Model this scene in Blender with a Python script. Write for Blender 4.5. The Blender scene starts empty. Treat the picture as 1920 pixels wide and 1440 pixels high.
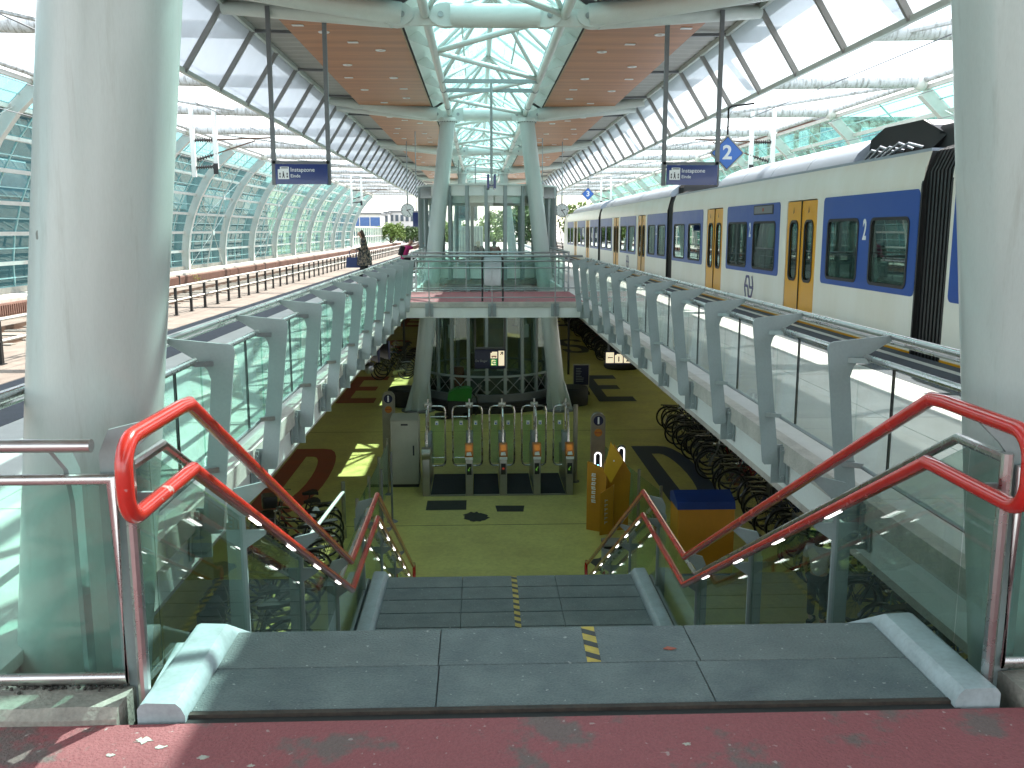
import bpy, bmesh, math, random
from mathutils import Vector, Matrix
R = math.radians
random.seed(7)
sc = bpy.context.scene
col = sc.collection
# ---------------------------------------------------------------- camera, sky, sun
cam = bpy.data.cameras.new('camera'); co = bpy.data.objects.new('camera', cam); col.objects.link(co)
co.location = (-.32, 0, 1.6); co.rotation_euler = (R(90-9.6), 0, R(-2.1))
cam.sensor_width = 36; cam.lens = 1700/1920*36; cam.clip_start = .05; cam.clip_end = 4000
sc.camera = co
SUN = Vector((.44, .60, 1.0)).normalized()
EL = math.asin(SUN.z); AZ = math.atan2(SUN.x, SUN.y)
w = bpy.data.worlds.new('World'); sc.world = w; w.use_nodes = True
nt = w.node_tree; nt.nodes.clear()
sky = nt.nodes.new('ShaderNodeTexSky'); sky.sky_type = 'NISHITA'; sky.sun_disc = False
sky.sun_elevation = EL; sky.sun_rotation = AZ; sky.altitude = 0; sky.air_density = 1.2; sky.dust_density = 1.5; sky.ozone_density = 1.0
bg = nt.nodes.new('ShaderNodeBackground'); bg.inputs[1].default_value = .15
wo = nt.nodes.new('ShaderNodeOutputWorld')
tc = nt.nodes.new('ShaderNodeTexCoord'); nz = nt.nodes.new('ShaderNodeTexNoise'); nz.inputs['Scale'].default_value = 2.2; nz.inputs['Detail'].default_value = 6
mp = nt.nodes.new('ShaderNodeMapping'); mp.inputs['Scale'].default_value = (1, 1, 2.5)
rp = nt.nodes.new('ShaderNodeValToRGB'); rp.color_ramp.elements[0].position = .28; rp.color_ramp.elements[1].position = .62
mx = nt.nodes.new('ShaderNodeMix'); mx.data_type = 'RGBA'; mx.inputs[7].default_value = (8.6, 8.9, 9.2, 1)
ml = nt.nodes.new('ShaderNodeMath'); ml.operation = 'MULTIPLY'; ml.inputs[1].default_value = .92
L = nt.links.new
L(tc.outputs['Generated'], mp.inputs[0]); L(mp.outputs[0], nz.inputs['Vector']); L(nz.outputs[0], rp.inputs[0]); L(rp.outputs[0], ml.inputs[0])
L(ml.outputs[0], mx.inputs[0]); L(sky.outputs[0], mx.inputs[6]); L(mx.outputs[2], bg.inputs[0]); L(bg.outputs[0], wo.inputs[0])
sl = bpy.data.lights.new('sun', 'SUN'); so = bpy.data.objects.new('sun', sl); col.objects.link(so)
sl.energy = 5.0; sl.angle = R(.5); sl.color = (1, .95, .87)
so.rotation_euler = SUN.to_track_quat('Z', 'Y').to_euler(); so.location = (20, 30, 60)
sc.view_settings.view_transform = 'Standard'; sc.view_settings.look = 'None'; sc.view_settings.gamma = 1
sc.view_settings.use_curve_mapping = False; sc.view_settings.exposure = 1.45
sc.cycles.use_denoising = True
sc.cycles.max_bounces = 12; sc.cycles.diffuse_bounces = 6; sc.cycles.glossy_bounces = 4
sc.cycles.transparent_max_bounces = 32; sc.cycles.transmission_bounces = 6
sc.cycles.caustics_reflective = False; sc.cycles.caustics_refractive = False
sc.cycles.sample_clamp_indirect = 6

# ---------------------------------------------------------------- materials
M = {}
def newmat(n):
    m = bpy.data.materials.new(n); m.use_nodes = True; t = m.node_tree
    return m, t, t.nodes['Principled BSDF']
def mat(n, c, rough=.5, metal=0., var=.12, scale=3., bump=0., bscale=60., c2=None, spots=0., spec=.5, emit=0, coat=0, stretch=(1, 1, 1), lo=.35, hi=.65, drips=0.):
    """base colour with two octaves of procedural grime, fine bump, scattered specks"""
    m, t, b = newmat(n); N = t.nodes.new; K = t.links.new
    tc = N('ShaderNodeTexCoord'); mp = N('ShaderNodeMapping'); mp.inputs['Scale'].default_value = stretch
    K(tc.outputs['Object'], mp.inputs[0])
    nz = N('ShaderNodeTexNoise'); nz.inputs['Scale'].default_value = scale; nz.inputs['Detail'].default_value = 8; nz.inputs['Roughness'].default_value = .65
    K(mp.outputs[0], nz.inputs['Vector'])
    r = N('ShaderNodeValToRGB'); r.color_ramp.elements[0].position = lo; r.color_ramp.elements[1].position = hi
    if c2 is None: c2 = tuple(x*(1-var*2) for x in c)
    r.color_ramp.elements[0].color = (*c2, 1); r.color_ramp.elements[1].color = (*c, 1)
    K(nz.outputs[0], r.inputs[0]); out = r.outputs[0]
    n2 = N('ShaderNodeTexNoise'); n2.inputs['Scale'].default_value = bscale; n2.inputs['Detail'].default_value = 4
    K(mp.outputs[0], n2.inputs['Vector'])
    mm = N('ShaderNodeMix'); mm.data_type = 'RGBA'; mm.blend_type = 'MULTIPLY'; mm.inputs[0].default_value = min(1, var*2.2)
    r2 = N('ShaderNodeValToRGB'); r2.color_ramp.elements[0].position = .3; r2.color_ramp.elements[1].position = .6; r2.color_ramp.elements[0].color = (.55, .55, .55, 1)
    K(n2.outputs[0], r2.inputs[0]); K(out, mm.inputs[6]); K(r2.outputs[0], mm.inputs[7]); out = mm.outputs[2]
    if spots:
        n3 = N('ShaderNodeTexNoise'); n3.inputs['Scale'].default_value = bscale*.35; n3.inputs['Detail'].default_value = 3
        K(tc.outputs['Object'], n3.inputs['Vector'])
        r3 = N('ShaderNodeValToRGB'); r3.color_ramp.elements[0].position = .68; r3.color_ramp.elements[1].position = .72
        K(n3.outputs[0], r3.inputs[0])
        mv = N('ShaderNodeMath'); mv.operation = 'MULTIPLY'; mv.inputs[1].default_value = spots; K(r3.outputs[0], mv.inputs[0])
        m3 = N('ShaderNodeMix'); m3.data_type = 'RGBA'; m3.inputs[7].default_value = (.5, .5, .47, 1)
        K(mv.outputs[0], m3.inputs[0]); K(out, m3.inputs[6]); out = m3.outputs[2]
    if drips:   # rusty water runs and chips
        md = N('ShaderNodeMapping'); md.inputs['Scale'].default_value = (9, 9, .55); K(tc.outputs['Object'], md.inputs[0])
        n4 = N('ShaderNodeTexNoise'); n4.inputs['Scale'].default_value = 1.6; n4.inputs['Detail'].default_value = 7; n4.inputs['Roughness'].default_value = .75; K(md.outputs[0], n4.inputs['Vector'])
        r4 = N('ShaderNodeMapRange'); r4.inputs[1].default_value = .56; r4.inputs[2].default_value = .74; r4.inputs[4].default_value = drips; K(n4.outputs[0], r4.inputs[0])
        m4 = N('ShaderNodeMix'); m4.data_type = 'RGBA'; m4.inputs[7].default_value = (.24, .25, .21, 1); K(r4.outputs[0], m4.inputs[0]); K(out, m4.inputs[6]); out = m4.outputs[2]
        n5 = N('ShaderNodeTexNoise'); n5.inputs['Scale'].default_value = 13; n5.inputs['Detail'].default_value = 2; K(tc.outputs['Object'], n5.inputs['Vector'])
        r5 = N('ShaderNodeMapRange'); r5.inputs[1].default_value = .775; r5.inputs[2].default_value = .79; r5.inputs[4].default_value = .8; K(n5.outputs[0], r5.inputs[0])
        m5 = N('ShaderNodeMix'); m5.data_type = 'RGBA'; m5.inputs[7].default_value = (.10, .07, .05, 1); K(r5.outputs[0], m5.inputs[0]); K(out, m5.inputs[6]); out = m5.outputs[2]
    K(out, b.inputs['Base Color'])
    b.inputs['Metallic'].default_value = metal; b.inputs['Specular IOR Level'].default_value = spec
    rr = N('ShaderNodeMapRange'); rr.inputs[3].default_value = max(.02, rough-.08); rr.inputs[4].default_value = min(1, rough+.1)
    K(nz.outputs[0], rr.inputs[0]); K(rr.outputs[0], b.inputs['Roughness'])
    if coat: b.inputs['Coat Weight'].default_value = coat; b.inputs['Coat Roughness'].default_value = .08
    if bump:
        bp = N('ShaderNodeBump'); bp.inputs['Strength'].default_value = bump; bp.inputs['Distance'].default_value = .01
        K(n2.outputs[0], bp.inputs['Height']); K(bp.outputs[0], b.inputs['Normal'])
    if emit:
        b.inputs['Emission Color'].default_value = (*c, 1); b.inputs['Emission Strength'].default_value = emit
    M[n] = m; return m
def glass(n, tint, refl=.04, dirt=.03, dcol=(.6, .7, .66), rough=0.0, tint_noise=None):
    """thin clear sheet: tinted see-through, mirror reflection rising at grazing angles, a little dust"""
    m, t, b = newmat(n); t.nodes.remove(b); N = t.nodes.new; K = t.links.new
    o = t.nodes['Material Output']
    tr = N('ShaderNodeBsdfTransparent'); tr.inputs[0].default_value = (*tint, 1)
    gl = N('ShaderNodeBsdfGlossy'); gl.inputs['Roughness'].default_value = rough; gl.inputs[0].default_value = (.9, 1, .97, 1)
    df = N('ShaderNodeBsdfTranslucent'); df.inputs[0].default_value = (*dcol, 1)
    d2 = N('ShaderNodeBsdfDiffuse'); d2.inputs[0].default_value = (*dcol, 1)
    a0 = N('ShaderNodeMixShader'); K(df.outputs[0], a0.inputs[1]); K(d2.outputs[0], a0.inputs[2]); a0.inputs[0].default_value = .4
    lw = N('ShaderNodeLayerWeight'); pw = N('ShaderNodeMath'); pw.operation = 'POWER'; pw.inputs[1].default_value = 5
    K(lw.outputs['Facing'], pw.inputs[0])
    mr = N('ShaderNodeMapRange'); mr.inputs[3].default_value = refl; mr.inputs[4].default_value = .85; K(pw.outputs[0], mr.inputs[0])
    tcn = N('ShaderNodeTexCoord'); nz = N('ShaderNodeTexNoise'); nz.inputs['Scale'].default_value = 2.5; nz.inputs['Detail'].default_value = 9; nz.inputs['Roughness'].default_value = .7
    K(tcn.outputs['Object'], nz.inputs['Vector'])
    dr = N('ShaderNodeMapRange'); dr.inputs[1].default_value = .4; dr.inputs[2].default_value = .75; dr.inputs[4].default_value = dirt*2
    K(nz.outputs[0], dr.inputs[0])
    m1 = N('ShaderNodeMixShader'); K(dr.outputs[0], m1.inputs[0]); K(tr.outputs[0], m1.inputs[1]); K(a0.outputs[0], m1.inputs[2])
    m2 = N('ShaderNodeMixShader'); K(mr.outputs[0], m2.inputs[0]); K(m1.outputs[0], m2.inputs[1]); K(gl.outputs[0], m2.inputs[2])
    K(m2.outputs[0], o.inputs[0]); M[n] = m; return m
def translucent(n, c, k=.55, clear=0):
    m, t, b = newmat(n); t.nodes.remove(b); N = t.nodes.new; K = t.links.new
    tcn = N('ShaderNodeTexCoord'); nz = N('ShaderNodeTexNoise'); nz.inputs['Scale'].default_value = 1.3; nz.inputs['Detail'].default_value = 6
    K(tcn.outputs['Object'], nz.inputs['Vector'])
    r = N('ShaderNodeValToRGB'); r.color_ramp.elements[0].position = .3; r.color_ramp.elements[0].color = (*[x*.82 for x in c], 1); r.color_ramp.elements[1].color = (*c, 1)
    K(nz.outputs[0], r.inputs[0])
    a = N('ShaderNodeBsdfTranslucent'); d = N('ShaderNodeBsdfDiffuse'); K(r.outputs[0], a.inputs[0]); K(r.outputs[0], d.inputs[0])
    m1 = N('ShaderNodeMixShader'); m1.inputs[0].default_value = k; K(d.outputs[0], m1.inputs[1]); K(a.outputs[0], m1.inputs[2])
    if clear:
        tr = N('ShaderNodeBsdfTransparent'); tr.inputs[0].default_value = (.92, .95, .98, 1); m2 = N('ShaderNodeMixShader'); m2.inputs[0].default_value = clear
        K(m1.outputs[0], m2.inputs[1]); K(tr.outputs[0], m2.inputs[2]); m1 = m2
    K(m1.outputs[0], t.nodes['Material Output'].inputs[0]); M[n] = m
def emit(n, c, s):
    m, t, b = newmat(n); b.inputs['Base Color'].default_value = (*c, 1); b.inputs['Emission Color'].default_value = (*c, 1); b.inputs['Emission Strength'].default_value = s; M[n] = m
mat('column', (.47, .535, .505), .32, var=.05, scale=1.2, stretch=(3, 3, .35), bscale=90, bump=.04, coat=.25, drips=.42)
mat('roofsteel', (.60, .65, .61), .35, var=.05, scale=1.5)
mat('post', (.285, .335, .33), .42, metal=.0, var=.06, scale=2)
mat('mullion', (.30, .29, .275), .5, var=.1); mat('darksteel', (.17, .18, .19), .45, var=.08)
mat('steel', (.60, .60, .59), .27, metal=1., var=.04, scale=5, stretch=(1, 1, 1))
mat('galv', (.36, .38, .385), .35, metal=.8, var=.1)
mat('red', (.60, .022, .018), .24, var=.10, scale=6, coat=.5, spots=.0)
mat('redworn', (.62, .03, .02), .22, var=.07, scale=6, coat=.5, spots=.55, bscale=40)
mat('redfloor', (.275, .078, .085), .75, var=.16, scale=3.1, c2=(.155, .105, .098), spots=.4, bump=.8, bscale=95, lo=.38, hi=.45)
mat('concrete', (.36, .34, .29), .85, var=.2, scale=5, c2=(.20, .19, .165), bump=.5, bscale=70)
mat('concrete_light', (.52, .50, .44), .85, var=.14, scale=4, bump=.3, bscale=60)
mat('whitepaint', (.72, .76, .72), .45, var=.05, scale=1.5)
mat('kerbpaint', (.37, .435, .455), .42, var=.14, scale=7, c2=(.28, .33, .34), bscale=50)
mat('stone', (.155, .185, .180), .6, var=.28, scale=4.5, c2=(.062, .082, .09), spots=.5, bump=.6, bscale=110, lo=.28, hi=.72)
mat('stone_b', (.17, .195, .188), .6, var=.28, scale=3.2, c2=(.078, .098, .102), spots=.55, bump=.6, bscale=110, lo=.28, hi=.72)
mat('yellowfloor', (.64, .60, .18), .36, var=.16, scale=1.1, c2=(.50, .44, .125), bscale=14, bump=.05, lo=.30, hi=.62)
mat('letter_red', (.36, .075, .04), .55, var=.12, scale=1.5)
mat('letter_blue', (.055, .075, .125), .55, var=.12, scale=1.5)
mat('patch', (.05, .055, .05), .7, var=.25, scale=8)
mat('rust', (.055, .04, .03), .8, var=.3, scale=12)
mat('tapeyellow', (.50, .36, .05), .55, var=.15, scale=20)
mat('tapeblack', (.03, .032, .035), .6, var=.2)
mat('deckmetal', (.42, .42, .39), .5, metal=.3, var=.08, scale=2)
mat('gapdark', (.02, .02, .02), .8)
mat('paver', (.60, .59, .55), .8, var=.07, scale=2.2, c2=(.52, .51, .47), bump=.2, bscale=90)
mat('paver_b', (.56, .555, .53), .8, var=.07, scale=2.6, c2=(.49, .485, .46), bump=.2, bscale=90)
mat('asphalt', (.072, .080, .10), .85, var=.15, scale=6, bump=.3)
mat('trackbed', (.24, .20, .165), .9, var=.2, scale=1.6, c2=(.16, .125, .10), bump=.5, bscale=40)
mat('railsteel', (.16, .10, .07), .5, metal=.5, var=.2)
mat('barrier', (.20, .105, .075), .8, var=.15, scale=4)
mat('wallwhite', (.62, .62, .57), .6, var=.08, scale=2)
mat('ribsteel', (.62, .64, .60), .45, var=.07, scale=2)
mat('tubedirty', (.60, .63, .64), .55, var=.2, scale=5, c2=(.22, .22, .20), stretch=(2.5, 1, .5), lo=.34, hi=.52)
mat('moss', (.08, .075, .065), .95, var=.3, scale=9)
mat('darkwall', (.36, .36, .33), .9, var=.2)
mat('plinth', (.03, .03, .03), .6, var=.2)
mat('trainwhite', (.80, .78, .71), .3, var=.02, scale=.9, c2=(.74, .70, .60), stretch=(1, 1, .3))
mat('trainblue', (.016, .072, .32), .32, var=.015, spec=.3)
mat('trainyellow', (.72, .33, .006), .3, var=.02, spec=.35)
mat('trainroof', (.34, .39, .45), .35, var=.06, metal=.2)
mat('rubber', (.014, .014, .014), .55, var=.2)
mat('bellows', (.018, .018, .018), .5, var=.2)
mat('seatblue', (.03, .05, .10), .8)
mat('traininside', (.30, .31, .31), .6)
mat('logoblue', (.10, .09, .24), .4)
mat('signblue', (.018, .040, .165), .3, var=.04, coat=.3)
mat('signnavy', (.010, .014, .06), .35, var=.04)
mat('signwhite', (.78, .80, .80), .4, var=.03)
mat('signgreen', (.01, .16, .03), .4, emit=.5)
mat('ink', (.012, .012, .02), .5)
mat('diamond', (.02, .14, .52), .3, var=.03)
emit('litcream', (.95, .83, .58), .30); emit('litwhite', (1, .97, .94), 2.5); emit('litring', (.95, .97, 1), 1.0)
emit('ledblue', (.1, .4, 1), 5); emit('ledred', (.5, .05, .03), .12); emit('ledgreen', (.02, .25, .10), .4); emit('arrowgreen', (.25, .6, .08), .12)
emit('display', (.28, .10, .01), .3)
mat('orange', (.46, .17, .02), .45, var=.06)
mat('kiosk', (.52, .235, .010), .5, var=.07)
mat('kiosk_b', (.62, .36, .012), .5, var=.05)
mat('kioskblue', (.012, .045, .22), .45)
mat('cabinet', (.40, .40, .32), .45, var=.05)
mat('gatesteel', (.40, .39, .34), .3, metal=.8, var=.1)
mat('mat', (.03, .035, .04), .85, var=.2, bump=.3)
mat('green', (.015, .19, .02), .4)
mat('bikeblack', (.016, .016, .017), .35, var=.2, coat=.3)
mat('bikegrey', (.22, .23, .23), .35, metal=.6)
mat('bikegreen', (.02, .10, .05), .35); mat('bikered', (.22, .02, .02), .35); mat('bikeblue', (.03, .06, .16), .35)
mat('tyre', (.02, .02, .02), .85); mat('chrome', (.55, .55, .55), .2, metal=1)
mat('tan', (.45, .38, .25), .8)
mat('leafgreen', (.17, .25, .05), .7, var=.2, scale=.7, c2=(.10, .17, .03)); mat('leafdark', (.09, .16, .045), .7, var=.2, scale=.7, c2=(.05, .10, .025)); mat('bark', (.10, .075, .05), .9)
mat('weed', (.30, .32, .03), .8)
mat('skin', (.50, .30, .21), .55, var=.04); mat('hairbrown', (.055, .028, .015), .6, var=.2, scale=25); mat('hairblond', (.62, .54, .40), .6, var=.2, scale=25)
mat('floral', (.20, .15, .11), .85, var=.2, scale=17, c2=(.014, .018, .02), spots=.5, bscale=55, lo=.50, hi=.54); mat('blackcloth', (.012, .012, .014), .85)
mat('pinkcloth', (.42, .025, .14), .85); mat('redcloth', (.25, .02, .03), .85); mat('whitecloth', (.60, .62, .66), .85); mat('bagblue', (.018, .035, .14), .5)
mat('brick', (.24, .095, .075), .85, var=.15); mat('facade', (.62, .62, .60), .8, var=.05); mat('facadeblue', (.06, .14, .36), .2); mat('facadeyellow', (.62, .56, .36), .8, var=.06)
mat('facadedark', (.045, .075, .085), .7, var=.1); mat('windowdark', (.07, .10, .13), .12, spec=.8); mat('windowblue', (.16, .30, .42), .12, spec=.8); mat('ground', (.34, .33, .30), .95)
mat('facadeorange', (.50, .28, .16), .8)
glass('glass', (.80, .92, .88), .05, .03)
glass('glassgreen', (.76, .90, .86), .055, .05, (.45, .58, .53))
glass('glassclear', (.95, .98, .97), .035, .02)
glass('glassdark', (.76, .83, .80), .045, .012)
glass('glassteal', (.53, .74, .76), .05, .04, (.36, .50, .52))
glass('glasspale', (.62, .86, .82), .06, .12, (.45, .72, .66))
glass('roofglass', (.79, .96, .95), .03, .16, (.52, .90, .885))
glass('trainglass', (.50, .56, .54), .10, .01)
translucent('strip', (.76, .78, .80), .62, .36)
# wood ceiling: fine boards across the bay
def woodmat():
    m, t, b = newmat('wood'); N = t.nodes.new; K = t.links.new
    tc = N('ShaderNodeTexCoord'); sp = N('ShaderNodeSeparateXYZ'); K(tc.outputs['Object'], sp.inputs[0])
    mu = N('ShaderNodeMath'); mu.operation = 'MULTIPLY'; mu.inputs[1].default_value = 1/.13; K(sp.outputs[1], mu.inputs[0])
    fr = N('ShaderNodeMath'); fr.operation = 'FRACT'; K(mu.outputs[0], fr.inputs[0]); fl = N('ShaderNodeMath'); fl.operation = 'FLOOR'; K(mu.outputs[0], fl.inputs[0])
    wn = N('ShaderNodeTexWhiteNoise'); wn.noise_dimensions = '1D'; K(fl.outputs[0], wn.inputs['W'])
    r = N('ShaderNodeValToRGB'); r.color_ramp.elements[0].color = (.40, .150, .045, 1); r.color_ramp.elements[1].color = (.54, .215, .068, 1); K(wn.outputs[0], r.inputs[0])
    gp = N('ShaderNodeValToRGB'); gp.color_ramp.elements[0].position = .10; gp.color_ramp.elements[0].color = (.25, .25, .25, 1); gp.color_ramp.elements[1].position = .16; K(fr.outputs[0], gp.inputs[0])
    nz = N('ShaderNodeTexNoise'); nz.inputs['Scale'].default_value = 4; nz.inputs['Detail'].default_value = 8
    mp = N('ShaderNodeMapping'); mp.inputs['Scale'].default_value = (.6, 14, 1); K(tc.outputs['Object'], mp.inputs[0]); K(mp.outputs[0], nz.inputs['Vector'])
    gr = N('ShaderNodeValToRGB'); gr.color_ramp.elements[0].position = .3; gr.color_ramp.elements[0].color = (.7, .7, .7, 1); gr.color_ramp.elements[1].position = .7; K(nz.outputs[0], gr.inputs[0])
    a = N('ShaderNodeMix'); a.data_type = 'RGBA'; a.blend_type = 'MULTIPLY'; a.inputs[0].default_value = 1; K(r.outputs[0], a.inputs[6]); K(gp.outputs[0], a.inputs[7])
    c = N('ShaderNodeMix'); c.data_type = 'RGBA'; c.blend_type = 'MULTIPLY'; c.inputs[0].default_value = .8; K(a.outputs[2], c.inputs[6]); K(gr.outputs[0], c.inputs[7])
    K(c.outputs[2], b.inputs['Base Color']); b.inputs['Roughness'].default_value = .45; M['wood'] = m
woodmat()

# ---------------------------------------------------------------- mesh helpers
V = Vector
class MB:
    def __init__(s): s.v = []; s.f = []
    def add(s, vs, fs):
        o = len(s.v); s.v += [tuple(p) for p in vs]; s.f += [tuple(i+o for i in f) for f in fs]; return s
    def box(s, x0, y0, z0, x1, y1, z1):
        vs = [(x, y, z) for x in (x0, x1) for y in (y0, y1) for z in (z0, z1)]
        return s.add(vs, [(0, 1, 3, 2), (4, 6, 7, 5), (0, 4, 5, 1), (2, 3, 7, 6), (0, 2, 6, 4), (1, 5, 7, 3)])
    def bbox(s, x0, y0, z0, x1, y1, z1, b=.01):
        """box with chamfered vertical and top edges"""
        p = [(x0+b, y0), (x1-b, y0), (x1, y0+b), (x1, y1-b), (x1-b, y1), (x0+b, y1), (x0, y1-b), (x0, y0+b)]
        cx, cy = (x0+x1)/2, (y0+y1)/2
        ins = lambda q: (q[0]+(b if q[0] < cx else -b)*.7, q[1]+(b if q[1] < cy else -b)*.7)
        vs = [(*q, z0) for q in p]+[(*q, z1-b) for q in p]+[(*ins(q), z1) for q in p]
        fs = [tuple(range(8)), tuple(range(23, 15, -1))]
        for k in (0, 8):
            for i in range(8): fs.append((k+i, k+(i+1) % 8, k+8+(i+1) % 8, k+8+i))
        return s.add(vs, fs)
    def bar(s, p0, p1, w, h, up=(0, 0, 1)):
        p0, p1 = V(p0), V(p1); t = (p1-p0).normalized(); u = V(up)
        if abs(t.dot(u)) > .99: u = V((0, 1, 0))
        sx = t.cross(u).normalized()*w/2; sz = sx.cross(t).normalized()*h/2
        vs = [p+a*sx+b*sz for p in (p0, p1) for a, b in ((-1, -1), (1, -1), (1, 1), (-1, 1))]
        return s.add(vs, [(0, 3, 2, 1), (4, 5, 6, 7)]+[(i, (i+1) % 4, 4+(i+1) % 4, 4+i) for i in range(4)])
    def tube(s, p0, p1, r0, r1=None, n=10, caps=True):
        r1 = r0 if r1 is None else r1
        p0, p1 = V(p0), V(p1); t = (p1-p0).normalized(); u = V((0, 0, 1)) if abs(t.z) < .95 else V((1, 0, 0))
        a = t.cross(u).normalized(); b = a.cross(t)
        vs = []
        for p, r in ((p0, r0), (p1, r1)):
            for i in range(n):
                q = 2*math.pi*i/n; vs.append(p+r*(math.cos(q)*a+math.sin(q)*b))
        fs = [(i, (i+1) % n, n+(i+1) % n, n+i) for i in range(n)]
        if caps: fs += [tuple(range(n-1, -1, -1)), tuple(range(n, 2*n))]
        return s.add(vs, fs)
    def pipe(s, pts, r, n=8, closed=False, caps=True):
        pts = [V(p) for p in pts]; m = len(pts); rs = r if isinstance(r, (list, tuple)) else [r]*m
        T = []
        for i in range(m):
            a = pts[(i-1) % m] if (closed or i > 0) else None; c = pts[(i+1) % m] if (closed or i < m-1) else None
            d = V((0, 0, 0))
            if a is not None: d += (pts[i]-a).normalized()
            if c is not None: d += (c-pts[i]).normalized()
            T.append(d.normalized() if d.length > 1e-6 else V((0, 0, 1)))
        u = V((0, 0, 1)) if abs(T[0].z) < .9 else V((1, 0, 0))
        u = (u-T[0]*u.dot(T[0])).normalized(); o = len(s.v); 
        for i in range(m):
            u = (u-T[i]*u.dot(T[i])).normalized(); b = T[i].cross(u)
            k = 1.
            if 0 < i < m-1: 
                cs = (pts[i]-pts[i-1]).normalized().dot(T[i]); k = 1/max(.5, cs)
            side = None
            for j in range(n):
                q = 2*math.pi*j/n; d = math.cos(q)*u+math.sin(q)*b
                if k > 1.001:
                    pl = ((pts[i+1]-pts[i]).normalized()-(pts[i]-pts[i-1]).normalized())
                    if pl.length > 1e-6:
                        pl = pl.normalized(); d = d+pl*(d.dot(pl))*(k-1)
                s.v.append(tuple(pts[i]+rs[i]*d))
        for i in range(m if closed else m-1):
            for j in range(n):
                a0 = o+i*n; b0 = o+((i+1) % m)*n
                s.f.append((a0+j, a0+(j+1) % n, b0+(j+1) % n, b0+j))
        if caps and not closed:
            s.f.append(tuple(o+j for j in range(n-1, -1, -1))); s.f.append(tuple(o+(m-1)*n+j for j in range(n)))
        return s
    def prism(s, pts, d):
        """polygon pts extruded by vector d"""
        n = len(pts); d = V(d); vs = [V(p) for p in pts]+[V(p)+d for p in pts]
        return s.add(vs, [tuple(range(n-1, -1, -1)), tuple(range(n, 2*n))]+[(i, (i+1) % n, n+(i+1) % n, n+i) for i in range(n)])
    def lathe(s, prof, c=(0, 0, 0), n=24, a0=0, a1=2*math.pi, axis='z'):
        full = abs(a1-a0-2*math.pi) < 1e-6; k = n if full else n+1; vs = []
        for r, z in prof:
            for i in range(k):
                q = a0+(a1-a0)*i/n
                p = (r*math.cos(q), r*math.sin(q), z)
                if axis == 'y': p = (p[0], p[2], p[1])
                if axis == 'x': p = (p[2], p[0], p[1])
                vs.append((c[0]+p[0], c[1]+p[1], c[2]+p[2]))
        fs = []
        for j in range(len(prof)-1):
            for i in range(n):
                i2 = (i+1) % k; fs.append((j*k+i, j*k+i2, (j+1)*k+i2, (j+1)*k+i))
        return s.add(vs, fs)
    def disc(s, c, r, th, axis='y', n=20):
        d = {'x': (th, 0, 0), 'y': (0, th, 0), 'z': (0, 0, th)}[axis]; h = V(d)/2
        return s.tube(V(c)-h, V(c)+h, r, n=n)
    def ball(s, c, r, n=12, m=8):
        rx, ry, rz = r if isinstance(r, tuple) else (r, r, r); vs = []; fs = []
        for j in range(m+1):
            t = math.pi*j/m
            for i in range(n):
                q = 2*math.pi*i/n; vs.append((c[0]+rx*math.sin(t)*math.cos(q), c[1]+ry*math.sin(t)*math.sin(q), c[2]+rz*math.cos(t)))
        for j in range(m):
            for i in range(n): fs.append((j*n+i, j*n+(i+1) % n, (j+1)*n+(i+1) % n, (j+1)*n+i))
        return s.add(vs, fs)
    def mesh(s, name, m, smooth=True):
        me = bpy.data.meshes.new(name); me.from_pydata(s.v, [], s.f)
        if isinstance(m, str): m = M[m]
        me.materials.append(m)
        if smooth and me.polygons:
            me.polygons.foreach_set('use_smooth', [True]*len(me.polygons)); me.set_sharp_from_angle(angle=R(35))
        me.update(); return me
    def build(s, name, m, parent=None, smooth=True):
        return link(name, s.mesh(name, m, smooth), parent)
def link(name, me, parent=None, loc=None):
    o = bpy.data.objects.new(name, me); col.objects.link(o)
    if parent is not None: o.parent = parent
    if loc is not None: o.location = loc
    return o
def tag(o, label, cat, group=None):
    o['label'] = label; o['category'] = cat
    if group: o['group'] = group
    return o
def thing(name, label, cat, loc=(0, 0, 0), rz=0, group=None):
    o = bpy.data.objects.new(name, None); col.objects.link(o); o.location = loc; o.rotation_euler = (0, 0, rz); o.empty_display_size = .2
    return tag(o, label, cat, group)
def struct(o, kind='structure'): o['kind'] = kind; return o
def copy_tree(o, parent=None, loc=None, rz=None, label=None):
    c = o.copy(); col.objects.link(c); c.parent = parent
    if loc is not None: c.location = loc
    if rz is not None: c.rotation_euler = (0, 0, rz)
    if label: c['label'] = label
    for ch in list(o.children): copy_tree(ch, c)
    return c
def inst(name, me, parent, loc=(0, 0, 0), rot=(0, 0, 0), scale=(1, 1, 1)):
    o = link(name, me, parent); o.location = loc; o.rotation_euler = rot; o.scale = scale; return o
def plate(loops, th, fn, m, name='plate'):
    """flat sheet with holes: 2D loops (first outer), thickness, map (u,v,w)->xyz"""
    cu = bpy.data.curves.new(name, 'CURVE'); cu.dimensions = '2D'; cu.fill_mode = 'BOTH'; cu.extrude = th/2
    for lp in loops:
        sp = cu.splines.new('POLY'); sp.points.add(len(lp)-1); sp.use_cyclic_u = True
        for p, q in zip(sp.points, lp): p.co = (q[0], q[1], 0, 1)
    ob = bpy.data.objects.new(name, cu); me = bpy.data.meshes.new_from_object(ob)
    for v in me.vertices: v.co = fn(v.co.x, v.co.y, v.co.z)
    bpy.data.objects.remove(ob); bpy.data.curves.remove(cu)
    me.name = name; me.materials.clear(); me.materials.append(M[m]); me.update(); return me
def rrect(u0, v0, u1, v1, r, n=4):
    out = []
    for cx, cy, a in ((u1-r, v1-r, 0), (u0+r, v1-r, 90), (u0+r, v0+r, 180), (u1-r, v0+r, 270)):
        for i in range(n+1): q = R(a+90*i/n); out.append((cx+r*math.cos(q), cy+r*math.sin(q)))
    return out
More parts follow.
